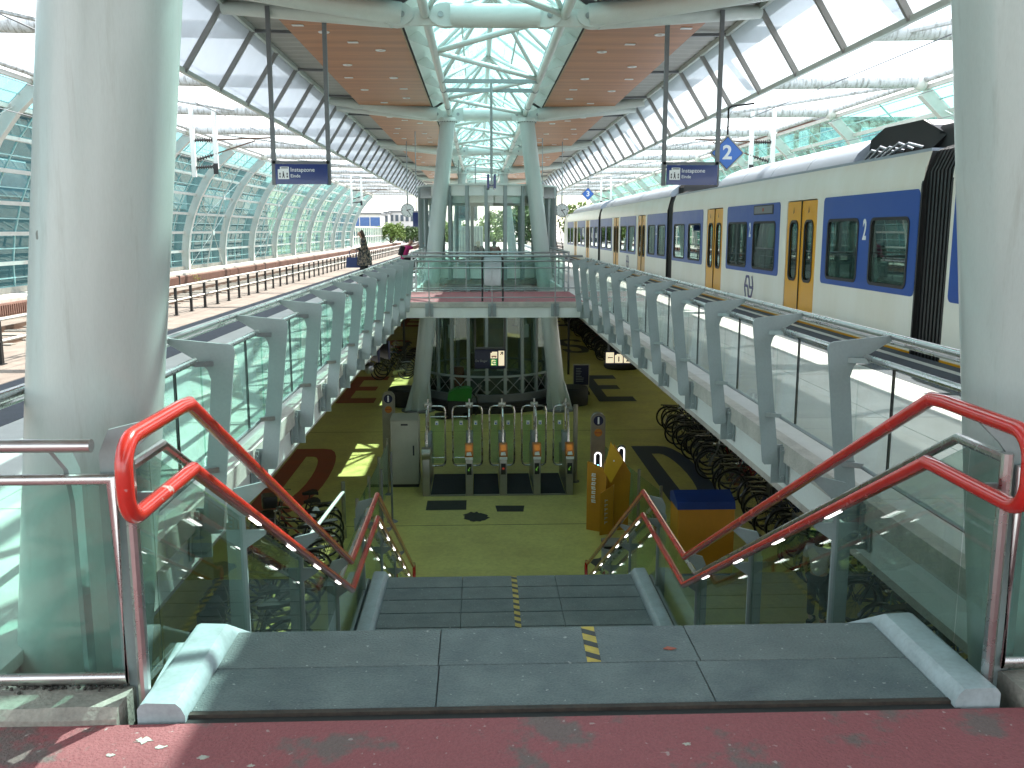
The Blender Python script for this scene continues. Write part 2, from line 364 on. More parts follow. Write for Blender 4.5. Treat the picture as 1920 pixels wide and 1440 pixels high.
def rect(u0, v0, u1, v1): return [(u0, v0), (u1, v0), (u1, v1), (u0, v1)]
def text(s, size, m, parent, loc, rot=(R(90), 0, 0), name='lettering', bold=0, align='LEFT', sx=1, th=.002):
    cu = bpy.data.curves.new(name, 'FONT'); cu.body = s; cu.size = size; cu.offset = bold; cu.extrude = th; cu.align_x = align; cu.align_y = 'CENTER'; cu.resolution_u = 3
    ob = bpy.data.objects.new(name, cu); me = bpy.data.meshes.new_from_object(ob)
    bpy.data.objects.remove(ob); bpy.data.curves.remove(cu)
    me.materials.clear(); me.materials.append(M[m]); o = link(name, me, parent); o.location = loc; o.rotation_euler = rot; o.scale = (sx, 1, 1); return o

FL = -4.4                                                     # lower floor level
BEAMS = [-10.7, 3.0, 16.7, 30.4, 44.1, 57.8, 71.5, 85.2]
# ================================================================= THE SETTING
struct(MB().box(-400, -200, -4.95, 400, 900, -4.72).build('ground', 'ground'))
lf = struct(MB().box(-17, -6, FL-.3, 17, 95, FL).build('lower_floor', 'yellowfloor'))
mb = MB()
for y in (12.0, 18.0, 26.9, 39.0, 51.0): mb.box(-8, y, FL+.0005, 8, y+.02, FL+.002)
mb.build('floor_joint', 'patch', lf)
wl = struct(MB().box(-9.2, -6, FL, -8.6, 95, FL+1.1).build('lower_wall', 'darkwall')); struct(MB().box(8.6, -6, FL, 9.2, 95, FL+1.1).build('lower_wall', 'darkwall'))
struct(MB().box(-9.2, -6.6, FL, 9.2, -6, -.4).build('lower_wall', 'darkwall')); struct(MB().box(-9.2, 95, FL, 9.2, 95.6, -1.4).build('lower_wall', 'darkwall'))
# painted letters
def letter(polys, m, x0, y0, sx, sy, name):
    """polys in a unit box, first outer then holes; x right, y away from the stairs"""
    me = plate(polys, .003, lambda u, v, t: (x0+u*sx, y0+v*sy, FL+.004+t), m, name); return struct(link(name, me, lf))
def Dloops():
    o = [(0, 0)]; 
    for i in range(13): q = R(-90+180*i/12); o.append((.55+.45*math.copysign(abs(math.cos(q))**.75, math.cos(q)), .5+.5*math.sin(q)))
    o.append((0, 1)); h = [(.31, .15)]
    for i in range(11): q = R(-90+180*i/10); h.append((.46+.22*math.cos(q), .5+.35*math.sin(q)))
    h.append((.31, .85)); return [o, h]
Eloop = [[(0, 0), (1, 0), (1, .16), (.3, .16), (.3, .43), (.85, .43), (.85, .58), (.3, .58), (.3, .84), (1, .84), (1, 1), (0, 1)]]
def Sloops():
    p = [(1, .80), (.72, .80), (.70, .86), (.5, .88), (.3, .85), (.28, .70), (.35, .60), (.75, .54), (.97, .42), (1, .22), (.88, .06), (.5, 0), (.12, .05), (0, .2), (0, .26), (.28, .26), (.32, .15), (.5, .12), (.7, .16), (.72, .30), (.62, .39), (.25, .45), (.03, .56), (0, .8), (.12, .95), (.5, 1), (.88, .95), (1, .83)]
    return [p]
for m, x0 in (('letter_red', -5.4), ('letter_blue', 3.95)):
    for nm, lp, y0 in (('floor_letter', Dloops(), 18.9), ('floor_letter', Eloop, 31.6), ('floor_letter', Sloops(), 44.5), ('floor_letter', Eloop, 57.5)):
        letter(lp, m, x0, y0, 1.35 if nm else 1, 5.9, nm)
pm = MB()
pm.prism([(-1.5, 19.05, FL+.002), (-.62, 19.05, FL+.002), (-.62, 19.75, FL+.002), (-1.5, 19.75, FL+.002)], (0, 0, .004))
pm.prism([(.05, 18.9, FL+.002), (.62, 18.88, FL+.002), (.66, 19.3, FL+.002), (.02, 19.32, FL+.002)], (0, 0, .004))
def blot(mb, cx, cy, r, z, n=26, sy=1):
    mb.prism([(cx+r*random.uniform(.75, 1.15)*math.cos(2*math.pi*i/n), cy+sy*r*random.uniform(.75, 1.15)*math.sin(2*math.pi*i/n), z) for i in range(n)], (0, 0, .003))
blot(pm, -.42, 18.55, .28, FL+.002, sy=1.2); blot(pm, 2.05, 15.6, .38, FL+.002, sy=1.2)
pm.build('floor_stain', 'patch', lf)

# red upper floor in front of the stairs, carried on a slab
rf = struct(MB().box(-5.35, -6, -.35, 5.35, 2.80, -.004).build('upper_floor', 'redfloor'))
gp = MB().box(-1.32, 2.80, -.34, 1.32, 2.845, -.012); gp.build('floor_gap', 'gapdark', rf)
MB().box(-1.3, 2.845, -.3, 1.3, 2.868, .001).build('metal_edging', 'rust', rf)
MB().box(.86, 2.18, -.0035, 1.12, 2.24, -.001).build('floor_marking', 'tapeyellow', rf)
sp = MB(); rnd = random.Random(12)
for cx, cy, rr in ((-1.40, 2.70, .024), (-1.33, 2.66, .016), (-1.47, 2.62, .012), (-1.18, 2.60, .014), (-1.02, 2.55, .009), (.33, 2.62, .010), (.92, 2.45, .012), (-.3, 2.4, .008), (-1.52, 2.50, .010)):
    n = 18; sp.prism([(cx+rr*rnd.choice((.5, .8, 1.0, 1.5))*math.cos(2*math.pi*i/n), cy+.7*rr*rnd.choice((.5, .8, 1.0, 1.4))*math.sin(2*math.pi*i/n), -.0035) for i in range(n)], (0, 0, .002))
struct(sp.build('dropping', 'concrete_light', rf), 'stuff')
# rough concrete kerbs left and right of the stairs, bevelled by hand
def kerb(x0, x1, name, label):
    mb = MB(); n = 26; prof = [(2.80, -.3), (2.80, .018), (2.825, .045), (2.97, .05), (2.985, .03), (2.985, -.3)]
    vs = []; rnd = random.Random(3)
    for i in range(n+1):
        x = x0+(x1-x0)*i/n
        for y, z in prof: vs.append((x+(rnd.uniform(-.006, .006) if 0 < i < n else 0), y+rnd.uniform(-.005, .005), z+(rnd.uniform(-.006, .004) if z > 0 else 0)))
    k = len(prof); fs = [(i*k+j, i*k+(j+1) % k, (i+1)*k+(j+1) % k, (i+1)*k+j) for i in range(n) for j in range(k)]+[tuple(range(k)), tuple(n*k+j for j in range(k-1, -1, -1))]
    mb.add(vs, fs); o = mb.build(name, 'concrete'); tag(o, label, 'kerb'); return o
ka = kerb(-5.3, -1.52, 'concrete_kerb', 'worn concrete kerb with dark moss under the left glass railing')
kb = kerb(1.54, 5.3, 'concrete_kerb', 'worn concrete kerb under the right glass railing beside the stairs')
mo = MB(); rnd = random.Random(5)
for cx in (-1.90, -1.86, -1.82, -1.78, -1.75, -1.66, -1.63, -1.60, -1.57):
    for k in range(14): mo.ball((cx+rnd.gauss(0, .02), 2.955+rnd.gauss(0, .012), .052+abs(rnd.gauss(0, .005))), rnd.uniform(.003, .008), 5, 4)
struct(mo.build('moss', 'moss', ka), 'stuff')

# ---------------------------------------------------------------- platforms and tracks
def platform(s):
    p = MB(); x0, x1 = 2.12, 5.33
    p.box(min(s*x0, s*x1), 2.80, -.5, max(s*x0, s*x1), 130, -.02)
    o = struct(p.build('platform', 'concrete_light'))
    mats = ('paver', 'paver_b')
    meshes = {}
    rnd = random.Random(11+s)
    for wdx, (a, b) in enumerate(((2.09, 3.20), (3.206, 4.28))):
        y = 2.80; k = 0
        while y < 96:
            ln = 2.4 if y < 60 else 6.0
            key = (wdx, ln, mats[rnd.random() < .4])
            if key not in meshes: meshes[key] = MB().bbox(min(s*a, s*b), .004, -.05, max(s*a, s*b), ln-.004, 0, .004).mesh('paving_slab', key[2])
            inst('paving_slab', meshes[key], o, (0, y, rnd.uniform(-.0015, .0015))); y += ln
    def strip(a, b, z, m, nm): MB().box(min(s*a, s*b), 2.80, -.05, max(s*a, s*b), 125, z).build(nm, m, o)
    strip(4.29, 5.05, -.002, 'asphalt', 'asphalt_strip'); strip(5.055, 5.16, .001, 'paver', 'edge_line'); strip(5.165, 5.36, -.003, 'asphalt', 'edge_strip')
    strip(5.36, 5.40, -.02, 'gapdark', 'edge_lip')
    # concrete slab edge and white fascia over the stairwell, in lengths between the posts
    e = MB().box(min(s*1.98, s*2.085), 3.9, -.13, max(s*1.98, s*2.085), 20.4, .015); e.build('slab_edge', 'concrete_light', o)
    e = MB().box(min(s*2.02, s*2.10), 3.9, -.36, max(s*2.02, s*2.10), 20.4, -.135); e.build('fascia_beam', 'whitepaint', o)
    e = MB().box(min(s*2.02, s*2.10), 24.6, -.36, max(s*2.02, s*2.10), 41, .0); e.build('fascia_beam', 'whitepaint', o)
    return o
PL = platform(-1); PR = platform(1)
# island floor beyond the second opening
struct(MB().box(-2.09, 40, -.5, 2.09, 130, -.004).build('platform', 'paver'))
for s in (-1, 1):
    tb = struct(MB().box(min(s*5.40, s*16.9), -20, -1.5, max(s*5.40, s*16.9), 260, -1.0).build('track_bed', 'trackbed'))
    struct(MB().box(min(s*5.45, s*16.9), -20, -1.56, max(s*5.45, s*16.9), 260, -1.505).build('bounce_board', 'whitepaint'))  # white board added under the track bed to bounce light into the lower hall
    struct(MB().box(min(s*5.38, s*5.42), 2.8, -1.5, max(s*5.38, s*5.42), 130, -.06).build('platform_face', 'darkwall'))
    for x in (6.2, 7.64, 11.3, 12.74):
        mb = MB(); mb.box(s*x-.035, -20, -.99, s*x+.035, 260, -.86); mb.box(s*x-.07, -20, -1, s*x+.07, 260, -.985); mb.build('rail', 'railsteel', tb)
    mb = MB()
    for y in range(-10, 130, 1):
        for x in (6.92, 12.02): mb.box(s*x-1.0, y, -1.0, s*x+1.0, y+.26, -.965)
    struct(mb.build('sleepers', 'concrete', tb), 'stuff')
    struct(MB().box(min(s*15.0, s*16.9), -20, -1.0, max(s*15.0, s*16.9), 180, -.5).build('walkway', 'concrete_light'))

# ================================================================= STAIRS
st = thing('staircase', 'wide stone staircase with pale kerbs descending to the yellow lower floor', 'staircase')
rnd = random.Random(2)
def slab_row(y0, y1, z, cuts, th=.05, nose=0):
    for a, b in zip(cuts[:-1], cuts[1:]):
        MB().bbox(a+.0015, y0+.0015, z-th, b-.0015, y1-.0015, z, .003).build('tread_slab', rnd.choice(('stone', 'stone_b')), st)
slab_row(2.87, 3.17, 0, (-1.30, -.475, .49, 1.30)); slab_row(3.172, 3.485, 0, (-1.30, -.48, .51, 1.30))
MB().box(-1.3, 2.868, -.35, 1.3, 3.47, -.052).build('riser', 'darksteel', st)
zt = -2.05
for i in range(1, 12):
    z = -2.05*i/12; y = 3.485+.32*(i-1); slab_row(y, y+.33, z, (-1.3, -.45, .45, 1.3)); MB().box(-1.3, y+.318, z-.16, 1.3, y+.33, z-.051).build('riser', 'darksteel', st)
yl = [7.0, 7.33, 7.66, 7.98, 8.31, 8.63, 8.94, 9.25]
for a, b in zip(yl[:-1], yl[1:]): slab_row(a+.006, b-.006, zt, (-1.3, -.51, .475, 1.3))
MB().box(-1.3, 7.0, zt-.12, 1.3, 9.25, zt-.051).build('landing_base', 'rust', st)
for i in range(1, 14):
    z = zt-2.35*i/14; y = 9.25+.30*(i-1); slab_row(y, y+.31, z, (-1.3, -.45, .45, 1.3)); MB().box(-1.3, y+.298, z-.16, 1.3, y+.31, z-.051).build('riser', 'darksteel', st)
# kerbs: bevelled channel that follows the flights
def kerbpts(): return [(2.82, .0), (3.44, .0), (7.05, zt+.02), (9.22, zt+.02), (13.2, FL+.03)]
for s in (-1, 1):
    prof = [(1.302, -.12), (1.302, .012), (1.315, .040), (1.332, .056), (1.43, .060), (1.447, .054), (1.458, .038), (1.458, -.22)]
    P = kerbpts(); vs = []
    for (y, z) in P:
        for x, dz in prof: vs.append((s*x, y, z+dz))
    k = len(prof); fs = [(i*k+j, i*k+(j+1) % k, (i+1)*k+(j+1) % k, (i+1)*k+j) for i in range(len(P)-1) for j in range(k)]+[tuple(range(k)), tuple((len(P)-1)*k+j for j in range(k-1, -1, -1))]
    MB().add(vs, fs).build('kerb', 'kerbpaint', st)
    # deep side plate below the kerb
    MB().prism([(s*1.458, 2.9, -.02), (s*1.50, 3.44, -.02), (s*1.50, 7.05, zt), (s*1.50, 9.22, zt), (s*1.50, 13.2, FL+.02), (s*1.50, 13.2, FL), (s*1.50, 12.6, FL), (s*1.50, 9.1, zt-.4), (s*1.50, 6.9, zt-.4), (s*1.50, 3.2, -.42), (s*1.50, 2.9, -.42)], (s*.03, 0, 0)).build('stringer', 'kerbpaint', st)
def tape(x0, x1, y0, y1, z, n, sk):
    t = MB().prism([(x0, y0, z+.0006), (x1, y0, z+.0006), (x1+sk, y1, z+.0006), (x0+sk, y1, z+.0006)], (0, 0, .001)).build('hazard_tape', 'tapeyellow', st)
    b = MB(); ln = (y1-y0)/n; dy = ln*.42
    for i in range(n):
        a = y0+ln*i+ln*.25; c = min(a+dy, y1); f = lambda y: sk*(y-y0)/(y1-y0)
        b.prism([(x0+f(a), a+.018, z+.0018), (x1+f(a), a-.018+.0, z+.0018), (x1+f(c), c-.018, z+.0018), (x0+f(c), min(c+.018, y1), z+.0018)], (0, 0, .0008))
    b.build('stripe', 'tapeblack', t)
tape(.08, .132, 3.175, 3.482, 0, 3, .01); tape(-.002, .056, 7.32, 9.245, zt, 14, .012)
sc_ = MB().prism([(.385, 3.27, .002), (.405, 3.285, .004), (.43, 3.277, .002), (.437, 3.262, .006), (.415, 3.258, .002), (.40, 3.262, .003)], (0, 0, .0015)).build('scrap', 'letter_red')
tag(sc_, 'small crumpled red paper scrap lying on the top stone step', 'litter')

# ---------------------------------------------------------------- stair handrails
def arc(c, a, b, r, t0, t1, n=6): return [tuple(c[i]+r*(math.cos(R(t0+(t1-t0)*k/n))*a[i]+math.sin(R(t0+(t1-t0)*k/n))*b[i]) for i in range(3)) for k in range(n+1)]
def stair_rail(s):
    lab = 'left' if s < 0 else 'right'
    t = thing('stair_railing', f'{"left" if s<0 else "right"} stair railing of bright red double handrails over glass, zigzagging down to the floor', 'railing')
    x = s*1.375; r = .0265
    up, lo = .985, .735
    # loop at the head of the stairs joining the two rails
    c1 = (x, 2.74, up-.09); c2 = (x, 2.74, lo+.09); Y = (0, 1, 0); Z = (0, 0, 1)
    head = arc(c1, Y, Z, .09, 90, 180)+arc(c2, Y, Z, .09, 180, 270)
    top = [(x, 9.02+4.55, -3.57), (x, 9.02, -1.07), (x, 7.12, -1.07), (x, 3.28, up-.005)]
    low = [(x, 3.28, lo), (x, 7.12, -1.315), (x, 9.02, -1.315), (x, 9.02+4.55, -3.82)]
    dn = [(x, 13.72, -3.62), (x, 13.80, -3.70), (x, 13.80, -3.80), (x, 13.74, -3.86)]
    MB().pipe(top+[(x, 3.18, up)]+head+[(x, 3.18, lo)]+low+[(x, 13.66, -3.87), (x, 13.78, -3.84), (x, 13.82, -3.74), (x, 13.78, -3.62), (x, 13.68, -3.59)], r, 12, closed=True).build('handrail', 'redworn' if s < 0 else 'red', t)
    # stainless rail and glass just outside the red rails
    xo = s*1.47
    sr = [(xo, 2.93, .835), (xo, 3.25, .835), (xo, 7.12, -1.22), (xo, 9.0, -1.22), (xo, 13.4, -3.66)]
    MB().pipe(sr, .019, 10).build('steel_rail', 'steel', t)
    MB().pipe([(xo, 2.93, .855), (xo, 2.93, -.1)], .021, 10).build('steel_post', 'steel', t)
    def zr(y): return .835 if y < 3.25 else .835-(y-3.25)*(2.055/3.87) if y < 7.12 else -1.22 if y < 9.0 else -1.22-(y-9.0)*(2.44/4.4)
    gy = [2.975, 3.25, 4.45, 5.75, 7.12, 9.0, 10.6, 12.1, 13.35]
    for a, b in zip(gy[:-1], gy[1:]):
        a += .012; b -= .012
        low_ = lambda y: max(zr(y)-.98, -4.36)
        MB().prism([(s*1.515, a, low_(a)), (s*1.515, b, low_(b)), (s*1.515, b, zr(b)-.03), (s*1.515, a, zr(a)-.03)], (s*.012, 0, 0)).build('glass_pane', 'glassdark', t, False)
    # plate posts with cranked arms that hold the red rails
    for y in (2.98, 4.42, 5.80, 7.22, 8.90, 10.55, 12.15):
        zt_ = zr(y)+.135; zb = zr(y)-1.12
        dx = lambda q: s*q
        poly = [(dx(1.385), y, zt_+.02), (dx(1.385), y, zt_-.01), (dx(1.47), y, zt_-.09), (dx(1.50), y, zt_-.13), (dx(1.50), y, zb), (dx(1.57), y, zb), (dx(1.585), y, zt_-.10), (dx(1.55), y, zt_-.02)]
        p = MB().prism(poly, (0, .016, 0)); p.prism([(dx(1.50), y, zt_-.235), (dx(1.395), y, zt_-.235), (dx(1.40), y, zt_-.26), (dx(1.50), y, zt_-.33)], (0, .016, 0))
        p.box(min(dx(1.528), dx(1.60)), y+.016, zb, max(dx(1.528), dx(1.60)), y+.026, zt_-.2)
        p.build('post', 'post', t)
    # light strips let into the underside of the lower red rail
    def led(y0, ln, zf, sl):
        MB().bar((x, y0, zf(y0)-.026), (x, y0+ln, zf(y0+ln)-.026), .018, .008).build('light_strip', 'litwhite', t, False)
    zf1 = lambda y: lo-(y-3.28)*((lo+1.315)/(7.12-3.28)); zf2 = lambda y: -1.315-(y-9.02)*(2.505/4.55)
    for y in (4.05, 4.8, 5.55, 6.35): led(y, .16, zf1, 0)
    for y in (9.25, 9.95, 10.6, 11.3, 12.0, 12.7): led(y, .15, zf2, 0)
    return t
stair_rail(-1); stair_rail(1)

# ---------------------------------------------------------------- steel and glass railing beside the stairhead
def gallery(s):
    t = thing('gallery_railing', f'stainless steel framed glass railing {"left" if s<0 else "right"} of the stairhead', 'railing')
    X = lambda v: s*v
    g = MB().tube((X(1.555), 2.86, .925), (X(5.3), 2.86, .925), .022, n=16); g.build('top_rail', 'steel', t)
    f = [(X(5.3), 2.95, .79), (X(1.535), 2.95, .79), (X(1.535), 2.95, .085), (X(5.3), 2.95, .085)]
    MB().pipe(f, .019, 12).build('frame', 'steel', t)
    MB().box(min(X(1.55), X(5.3)), 2.945, .1, max(X(1.55), X(5.3)), 2.957, .775).build('glass_pane', 'glassgreen', t, False)
    for x in (1.68, 3.1, 4.6):
        MB().prism([(X(x), 2.865, .905), (X(x), 2.98, .90), (X(x), 3.05, .80), (X(x), 3.05, -.15), (X(x), 2.99, -.15), (X(x), 2.99, .70), (X(x), 2.96, .82)], (s*.016, 0, 0)).build('post', 'post', t)
gallery(-1); gallery(1)

# ================================================================= PLATFORM RAILINGS over the stairwell
def plat_rail(s):
    t = thing('platform_railing', f'{"left" if s<0 else "right"} platform railing of grey blade posts, glass and tubes beside the stairwell', 'railing')
    X = lambda v: s*v
    MB().tube((X(2.09), 3.0, .99), (X(2.09), 20.45, .99), .021, n=12).build('handrail', 'steel', t)
    MB().tube((X(2.135), 3.0, .945), (X(2.135), 20.45, .945), .014, n=8).build('handrail', 'steel', t)
    ys = [3.69+1.46*k for k in range(12)]
    # blade post seen face on
    poly = [(X(2.075), .0, 1.0), (X(2.075), 0, .968), (X(1.90), 0, .86), (X(1.862), 0, .82), (X(1.845), 0, .76), (X(1.875), 0, .45), (X(1.945), 0, -.13), (X(1.93), 0, -.15), (X(1.84), 0, -.15), (X(1.825), 0, -.13), (X(1.76), 0, .45), (X(1.705), 0, .93), (X(1.715), 0, .955), (X(1.74), 0, .965)]
    post = MB().prism(poly, (0, .018, 0)).mesh('post', 'post', False)
    br = MB(); br.box(min(X(1.90), X(2.02)), .018, -.30, max(X(1.90), X(2.02)), .03, .0)
    br.box(min(X(2.0), X(2.012)), -.05, -.30, max(X(2.0), X(2.012)), .09, .0)
    br.box(min(X(1.955), X(2.02)), -.014, -.29, max(X(1.955), X(2.02)), .0, -.01)
    for z in (-.05, -.25): br.tube((X(1.975), -.03, z), (X(1.975), .06, z), .016, n=6)
    brm = br.mesh('bracket', 'post')
    armm = MB().bar((X(1.83), .01, -.01), (X(1.915), -.09, 0), .02, .03).mesh('arm', 'galv')
    for y in ys[1:]:
        p = inst('post', post, t, (0, y, 0)); inst('bracket', brm, t, (0, y, 0)); inst('arm', armm, t, (0, y, .865)); inst('arm', armm, t, (0, y, .245))
    rt = MB().tube((X(1.915), 0, .878), (X(1.915), 1.36, .878), .019, n=10).mesh('glass_rail', 'steel')
    rb = MB().tube((X(1.915), 0, .235), (X(1.915), 1.36, .235), .012, n=8).mesh('glass_rail', 'galv')
    ga = MB().box(min(X(1.908), X(1.920)), .0, .25, max(X(1.908), X(1.920)), .438, .865).mesh('glass_pane', 'glassgreen' if s < 0 else 'glassclear', False)
    gb = MB().box(min(X(1.908), X(1.920)), .0, .25, max(X(1.908), X(1.920)), 1.0, .865).mesh('glass_pane', 'glassgreen' if s < 0 else 'glassclear', False)
    ed = MB().box(min(X(1.906), X(1.922)), .0, .25, max(X(1.906), X(1.922)), .006, .865).mesh('pane_edge', 'gapdark', False)
    for i, y in enumerate(ys):
        if i > 0:
            yy = y-1.41
            inst('glass_rail', rt, t, (0, yy, 0)); inst('glass_rail', rb, t, (0, yy, 0))
            inst('glass_pane', gb, t, (0, yy, 0)); inst('glass_pane', ga, t, (0, yy+1.015, 0)); inst('pane_edge', ed, t, (0, yy+1.004, 0))
    return t
plat_rail(-1); plat_rail(1)

# ================================================================= FOOTBRIDGE
b = thing('footbridge', 'footbridge across the stairwell with pale fascia beam and red deck', 'footbridge')
MB().box(-2.09, 20.5, -.16, 2.09, 24.3, -.004).build('deck', 'redfloor', b)
MB().box(-2.09, 20.42, -.10, 2.09, 20.5, .012).build('slab_edge', 'concrete_light', b)
MB().box(-2.09, 20.45, -.34, 2.09, 20.53, -.105).build('fascia_beam', 'whitepaint', b)
MB().box(-2.09, 24.25, -.34, 2.09, 24.33, -.005).build('fascia_beam', 'whitepaint', b)
MB().box(-2.09, 20.53, -.30, 2.09, 24.25, -.165).build('soffit', 'darksteel', b)
t = thing('bridge_railing', 'thin steel tube railing along the near edge of the footbridge', 'railing')
for z, r in ((1.035, .024), (.93, .018), (.78, .014), (.33, .012), (.12, .012)):
    MB().tube((-2.02, 20.47 if z > 1 else 20.40, z), (2.02, 20.47 if z > 1 else 20.40, z), r, n=8).build('tube_rail', 'galv', t)
for x in (-1.43, -.02, 1.40):
    MB().bar((x, 20.40, -.3), (x, 20.40, .95), .02, .05).build('post', 'galv', t)
    br = MB().box(x-.09, 20.405, -.31, x-.015, 20.42, -.02); br.box(x+.015, 20.405, -.31, x+.09, 20.42, -.02)
    for dx in (-.055, .055):
        for z in (-.07, -.25): br.tube((x+dx, 20.385, z), (x+dx, 20.41, z), .014, n=6)
    br.build('bracket', 'post', t)
t = thing('glass_balustrade', 'greenish glass balustrade along the far edge of the footbridge', 'railing')
MB().tube((-2.05, 24.2, 1.03), (2.05, 24.2, 1.03), .024, n=8).build('handrail', 'galv', t)
for i in range(3):
    a = -1.95+1.31*i; MB().box(a, 24.19, .06, a+1.285, 24.202, .90).build('glass_pane', 'glassgreen', t, False)
for x in (-1.97, -.65, .66, 1.97): MB().bar((x, 24.22, -.2), (x, 24.22, 1.03), .02, .05).build('post', 'galv', t)
MB().tube((-2.0, 24.2, .045), (2.0, 24.2, .045), .014, n=8).build('bottom_rail', 'galv', t)
t = thing('notice_board', 'grey notice board in a black tube frame standing on the footbridge', 'notice board', (0, 20.85, 0))
MB().pipe([(-.235, 0, 0), (-.235, 0, .97), (-.18, 0, 1.04), (.18, 0, 1.04), (.235, 0, .97), (.235, 0, 0)], .022, 8).build('frame', 'rubber', t)
MB().bbox(-.20, -.02, .36, .20, .02, 1.0, .01).build('panel', 'galv', t)
# railings round the second opening
for s in (-1, 1):
    t = thing('well_railing', f'plain tube railing along the {"left" if s<0 else "right"} side of the well behind the footbridge', 'railing')
    for z, r in ((1.03, .025), (.8, .014), (.5, .014), (.2, .014)): MB().tube((s*2.1, 24.4, z), (s*2.1, 40, z), r, n=8).build('tube_rail', 'galv', t)
    pm_ = MB().bar((s*2.1, 0, -.2), (s*2.1, 0, 1.02), .05, .02).mesh('post', 'galv')
    for k in range(11): inst('post', pm_, t, (0, 24.5+1.5*k, 0))
# ================================================================= COLUMNS
def column(y, xb, xt, r0, r1, label, base=True):
    """leaning tapered tube from the lower floor to the roof node"""
    t = thing('roof_column', label, 'column', (0, 0, 0), 0)
    zt = 5.05; mb = MB(); n = 40; vs = []; fs = []
    lv = [(FL, 0), (-1.5, .31), (1.2, .6), (3.6, .85), (zt, 1)]
    for z, f in lv:
        cx = xb+(xt-xb)*(z-FL)/(zt-FL); r = r0+(r1-r0)*f
        for i in range(n): q = 2*math.pi*i/n; vs.append((cx+r*math.cos(q), y+r*math.sin(q), z))
    for k in range(len(lv)-1):
        for i in range(n): fs.append((k*n+i, k*n+(i+1) % n, (k+1)*n+(i+1) % n, (k+1)*n+i))
    mb.add(vs, fs).build('shaft', 'column', t)
    f = MB().tube((xt, y, zt), (xt, y, zt+.06), r1+.07, n=32); f.tube((xt, y, zt+.06), (xt, y, zt+.12), r1+.02, n=32); f.build('flange', 'roofsteel', t)
    bo = MB()
    for i in range(20): q = 2*math.pi*i/20; bo.tube((xt+(r1+.045)*math.cos(q), y+(r1+.045)*math.sin(q), zt-.03), (xt+(r1+.045)*math.cos(q), y+(r1+.045)*math.sin(q), zt), .012, n=6)
    struct(bo.build('bolts', 'darksteel', t), 'stuff')
    if base:
        fb = MB()
        for i in range(6):
            q = R(30+60*i); c, s_ = math.cos(q), math.sin(q); lean = (xt-xb)/(zt-FL)*1.0
            fb.prism([(xb+c*(r0-.03)-s_*.02, y+s_*(r0-.03)+c*.02, FL), (xb+c*(r0+.22)-s_*.02, y+s_*(r0+.22)+c*.02, FL), (xb+c*(r0+.02)-s_*.02+lean, y+s_*(r0+.02)+c*.02, FL+1.0), (xb+c*(r0-.05)-s_*.02+lean, y+s_*(r0-.05)+c*.02, FL+1.0)], (s_*.04, -c*.04, 0))
        fb.build('base_fin', 'column', t); MB().tube((xb, y, FL), (xb, y, FL+.04), r0+.28, n=32).build('base_plate', 'darksteel', t)
    return t
column(3.55, -2.42, -1.36, .27, .235, 'huge pale column nearest on the left, passing down behind the left glass railing')
column(3.50, 2.50, 1.42, .27, .235, 'huge pale column nearest on the right, beside the train and the right stair railing')
column(30.2, -2.38, -1.28, .29, .245, 'leaning pale column left of the round glass pavilion, standing on the yellow floor')
column(30.2, 2.40, 1.27, .29, .245, 'leaning pale column right of the round glass pavilion, standing on the yellow floor')
column(57.8, -2.38, -1.28, .29, .245, 'distant left column seen through and above the glass pavilion')
column(57.8, 2.40, 1.27, .29, .245, 'distant right column seen through and above the glass pavilion')

# ================================================================= STATION ROOF
rf_ = thing('station_roof', 'station roof with wood ceilings, glazed ridge truss and white edge panels', 'roof')
ZN = 5.3
for k, y in enumerate(BEAMS):
    cols = y in (3.0, 30.4, 57.8, 85.2)
    # tie tube with pinned end lobes between the two nodes
    MB().tube((-.78, y, ZN+.0), (.78, y, ZN+.0), .20, n=20).build('tie_tube', 'roofsteel', rf_)
    for s in (-1, 1):
        nd = MB()
        for x, w_ in ((s*.86, .30), (s*1.72, .30)):
            el = [(x+w_*math.cos(2*math.pi*i/20), y-.10, ZN+.20*math.sin(2*math.pi*i/20)) for i in range(20)]
            nd.prism(el, (0, .20, 0)); 
        nd.box(min(s*.9, s*1.7), y-.055, ZN-.17, max(s*.9, s*1.7), y+.055, ZN+.12)
        nd.build('node_plate', 'roofsteel', rf_)
        pn = MB()
        for x in (s*.95, s*1.62): pn.tube((x, y-.125, ZN), (x, y+.125, ZN), .05, n=12)
        pn.build('pin', 'galv', rf_)
        # two diverging tapered beams out to the eaves
        MB().tube((s*1.65, y, ZN+.02), (s*5.0, y-.55, 5.66), .20, .14, 18).build('beam', 'roofsteel', rf_)
        MB().tube((s*1.80, y+.02, ZN-.02), (s*4.95, y+.95, 5.62), .19, .12, 18).build('beam', 'roofsteel', rf_)
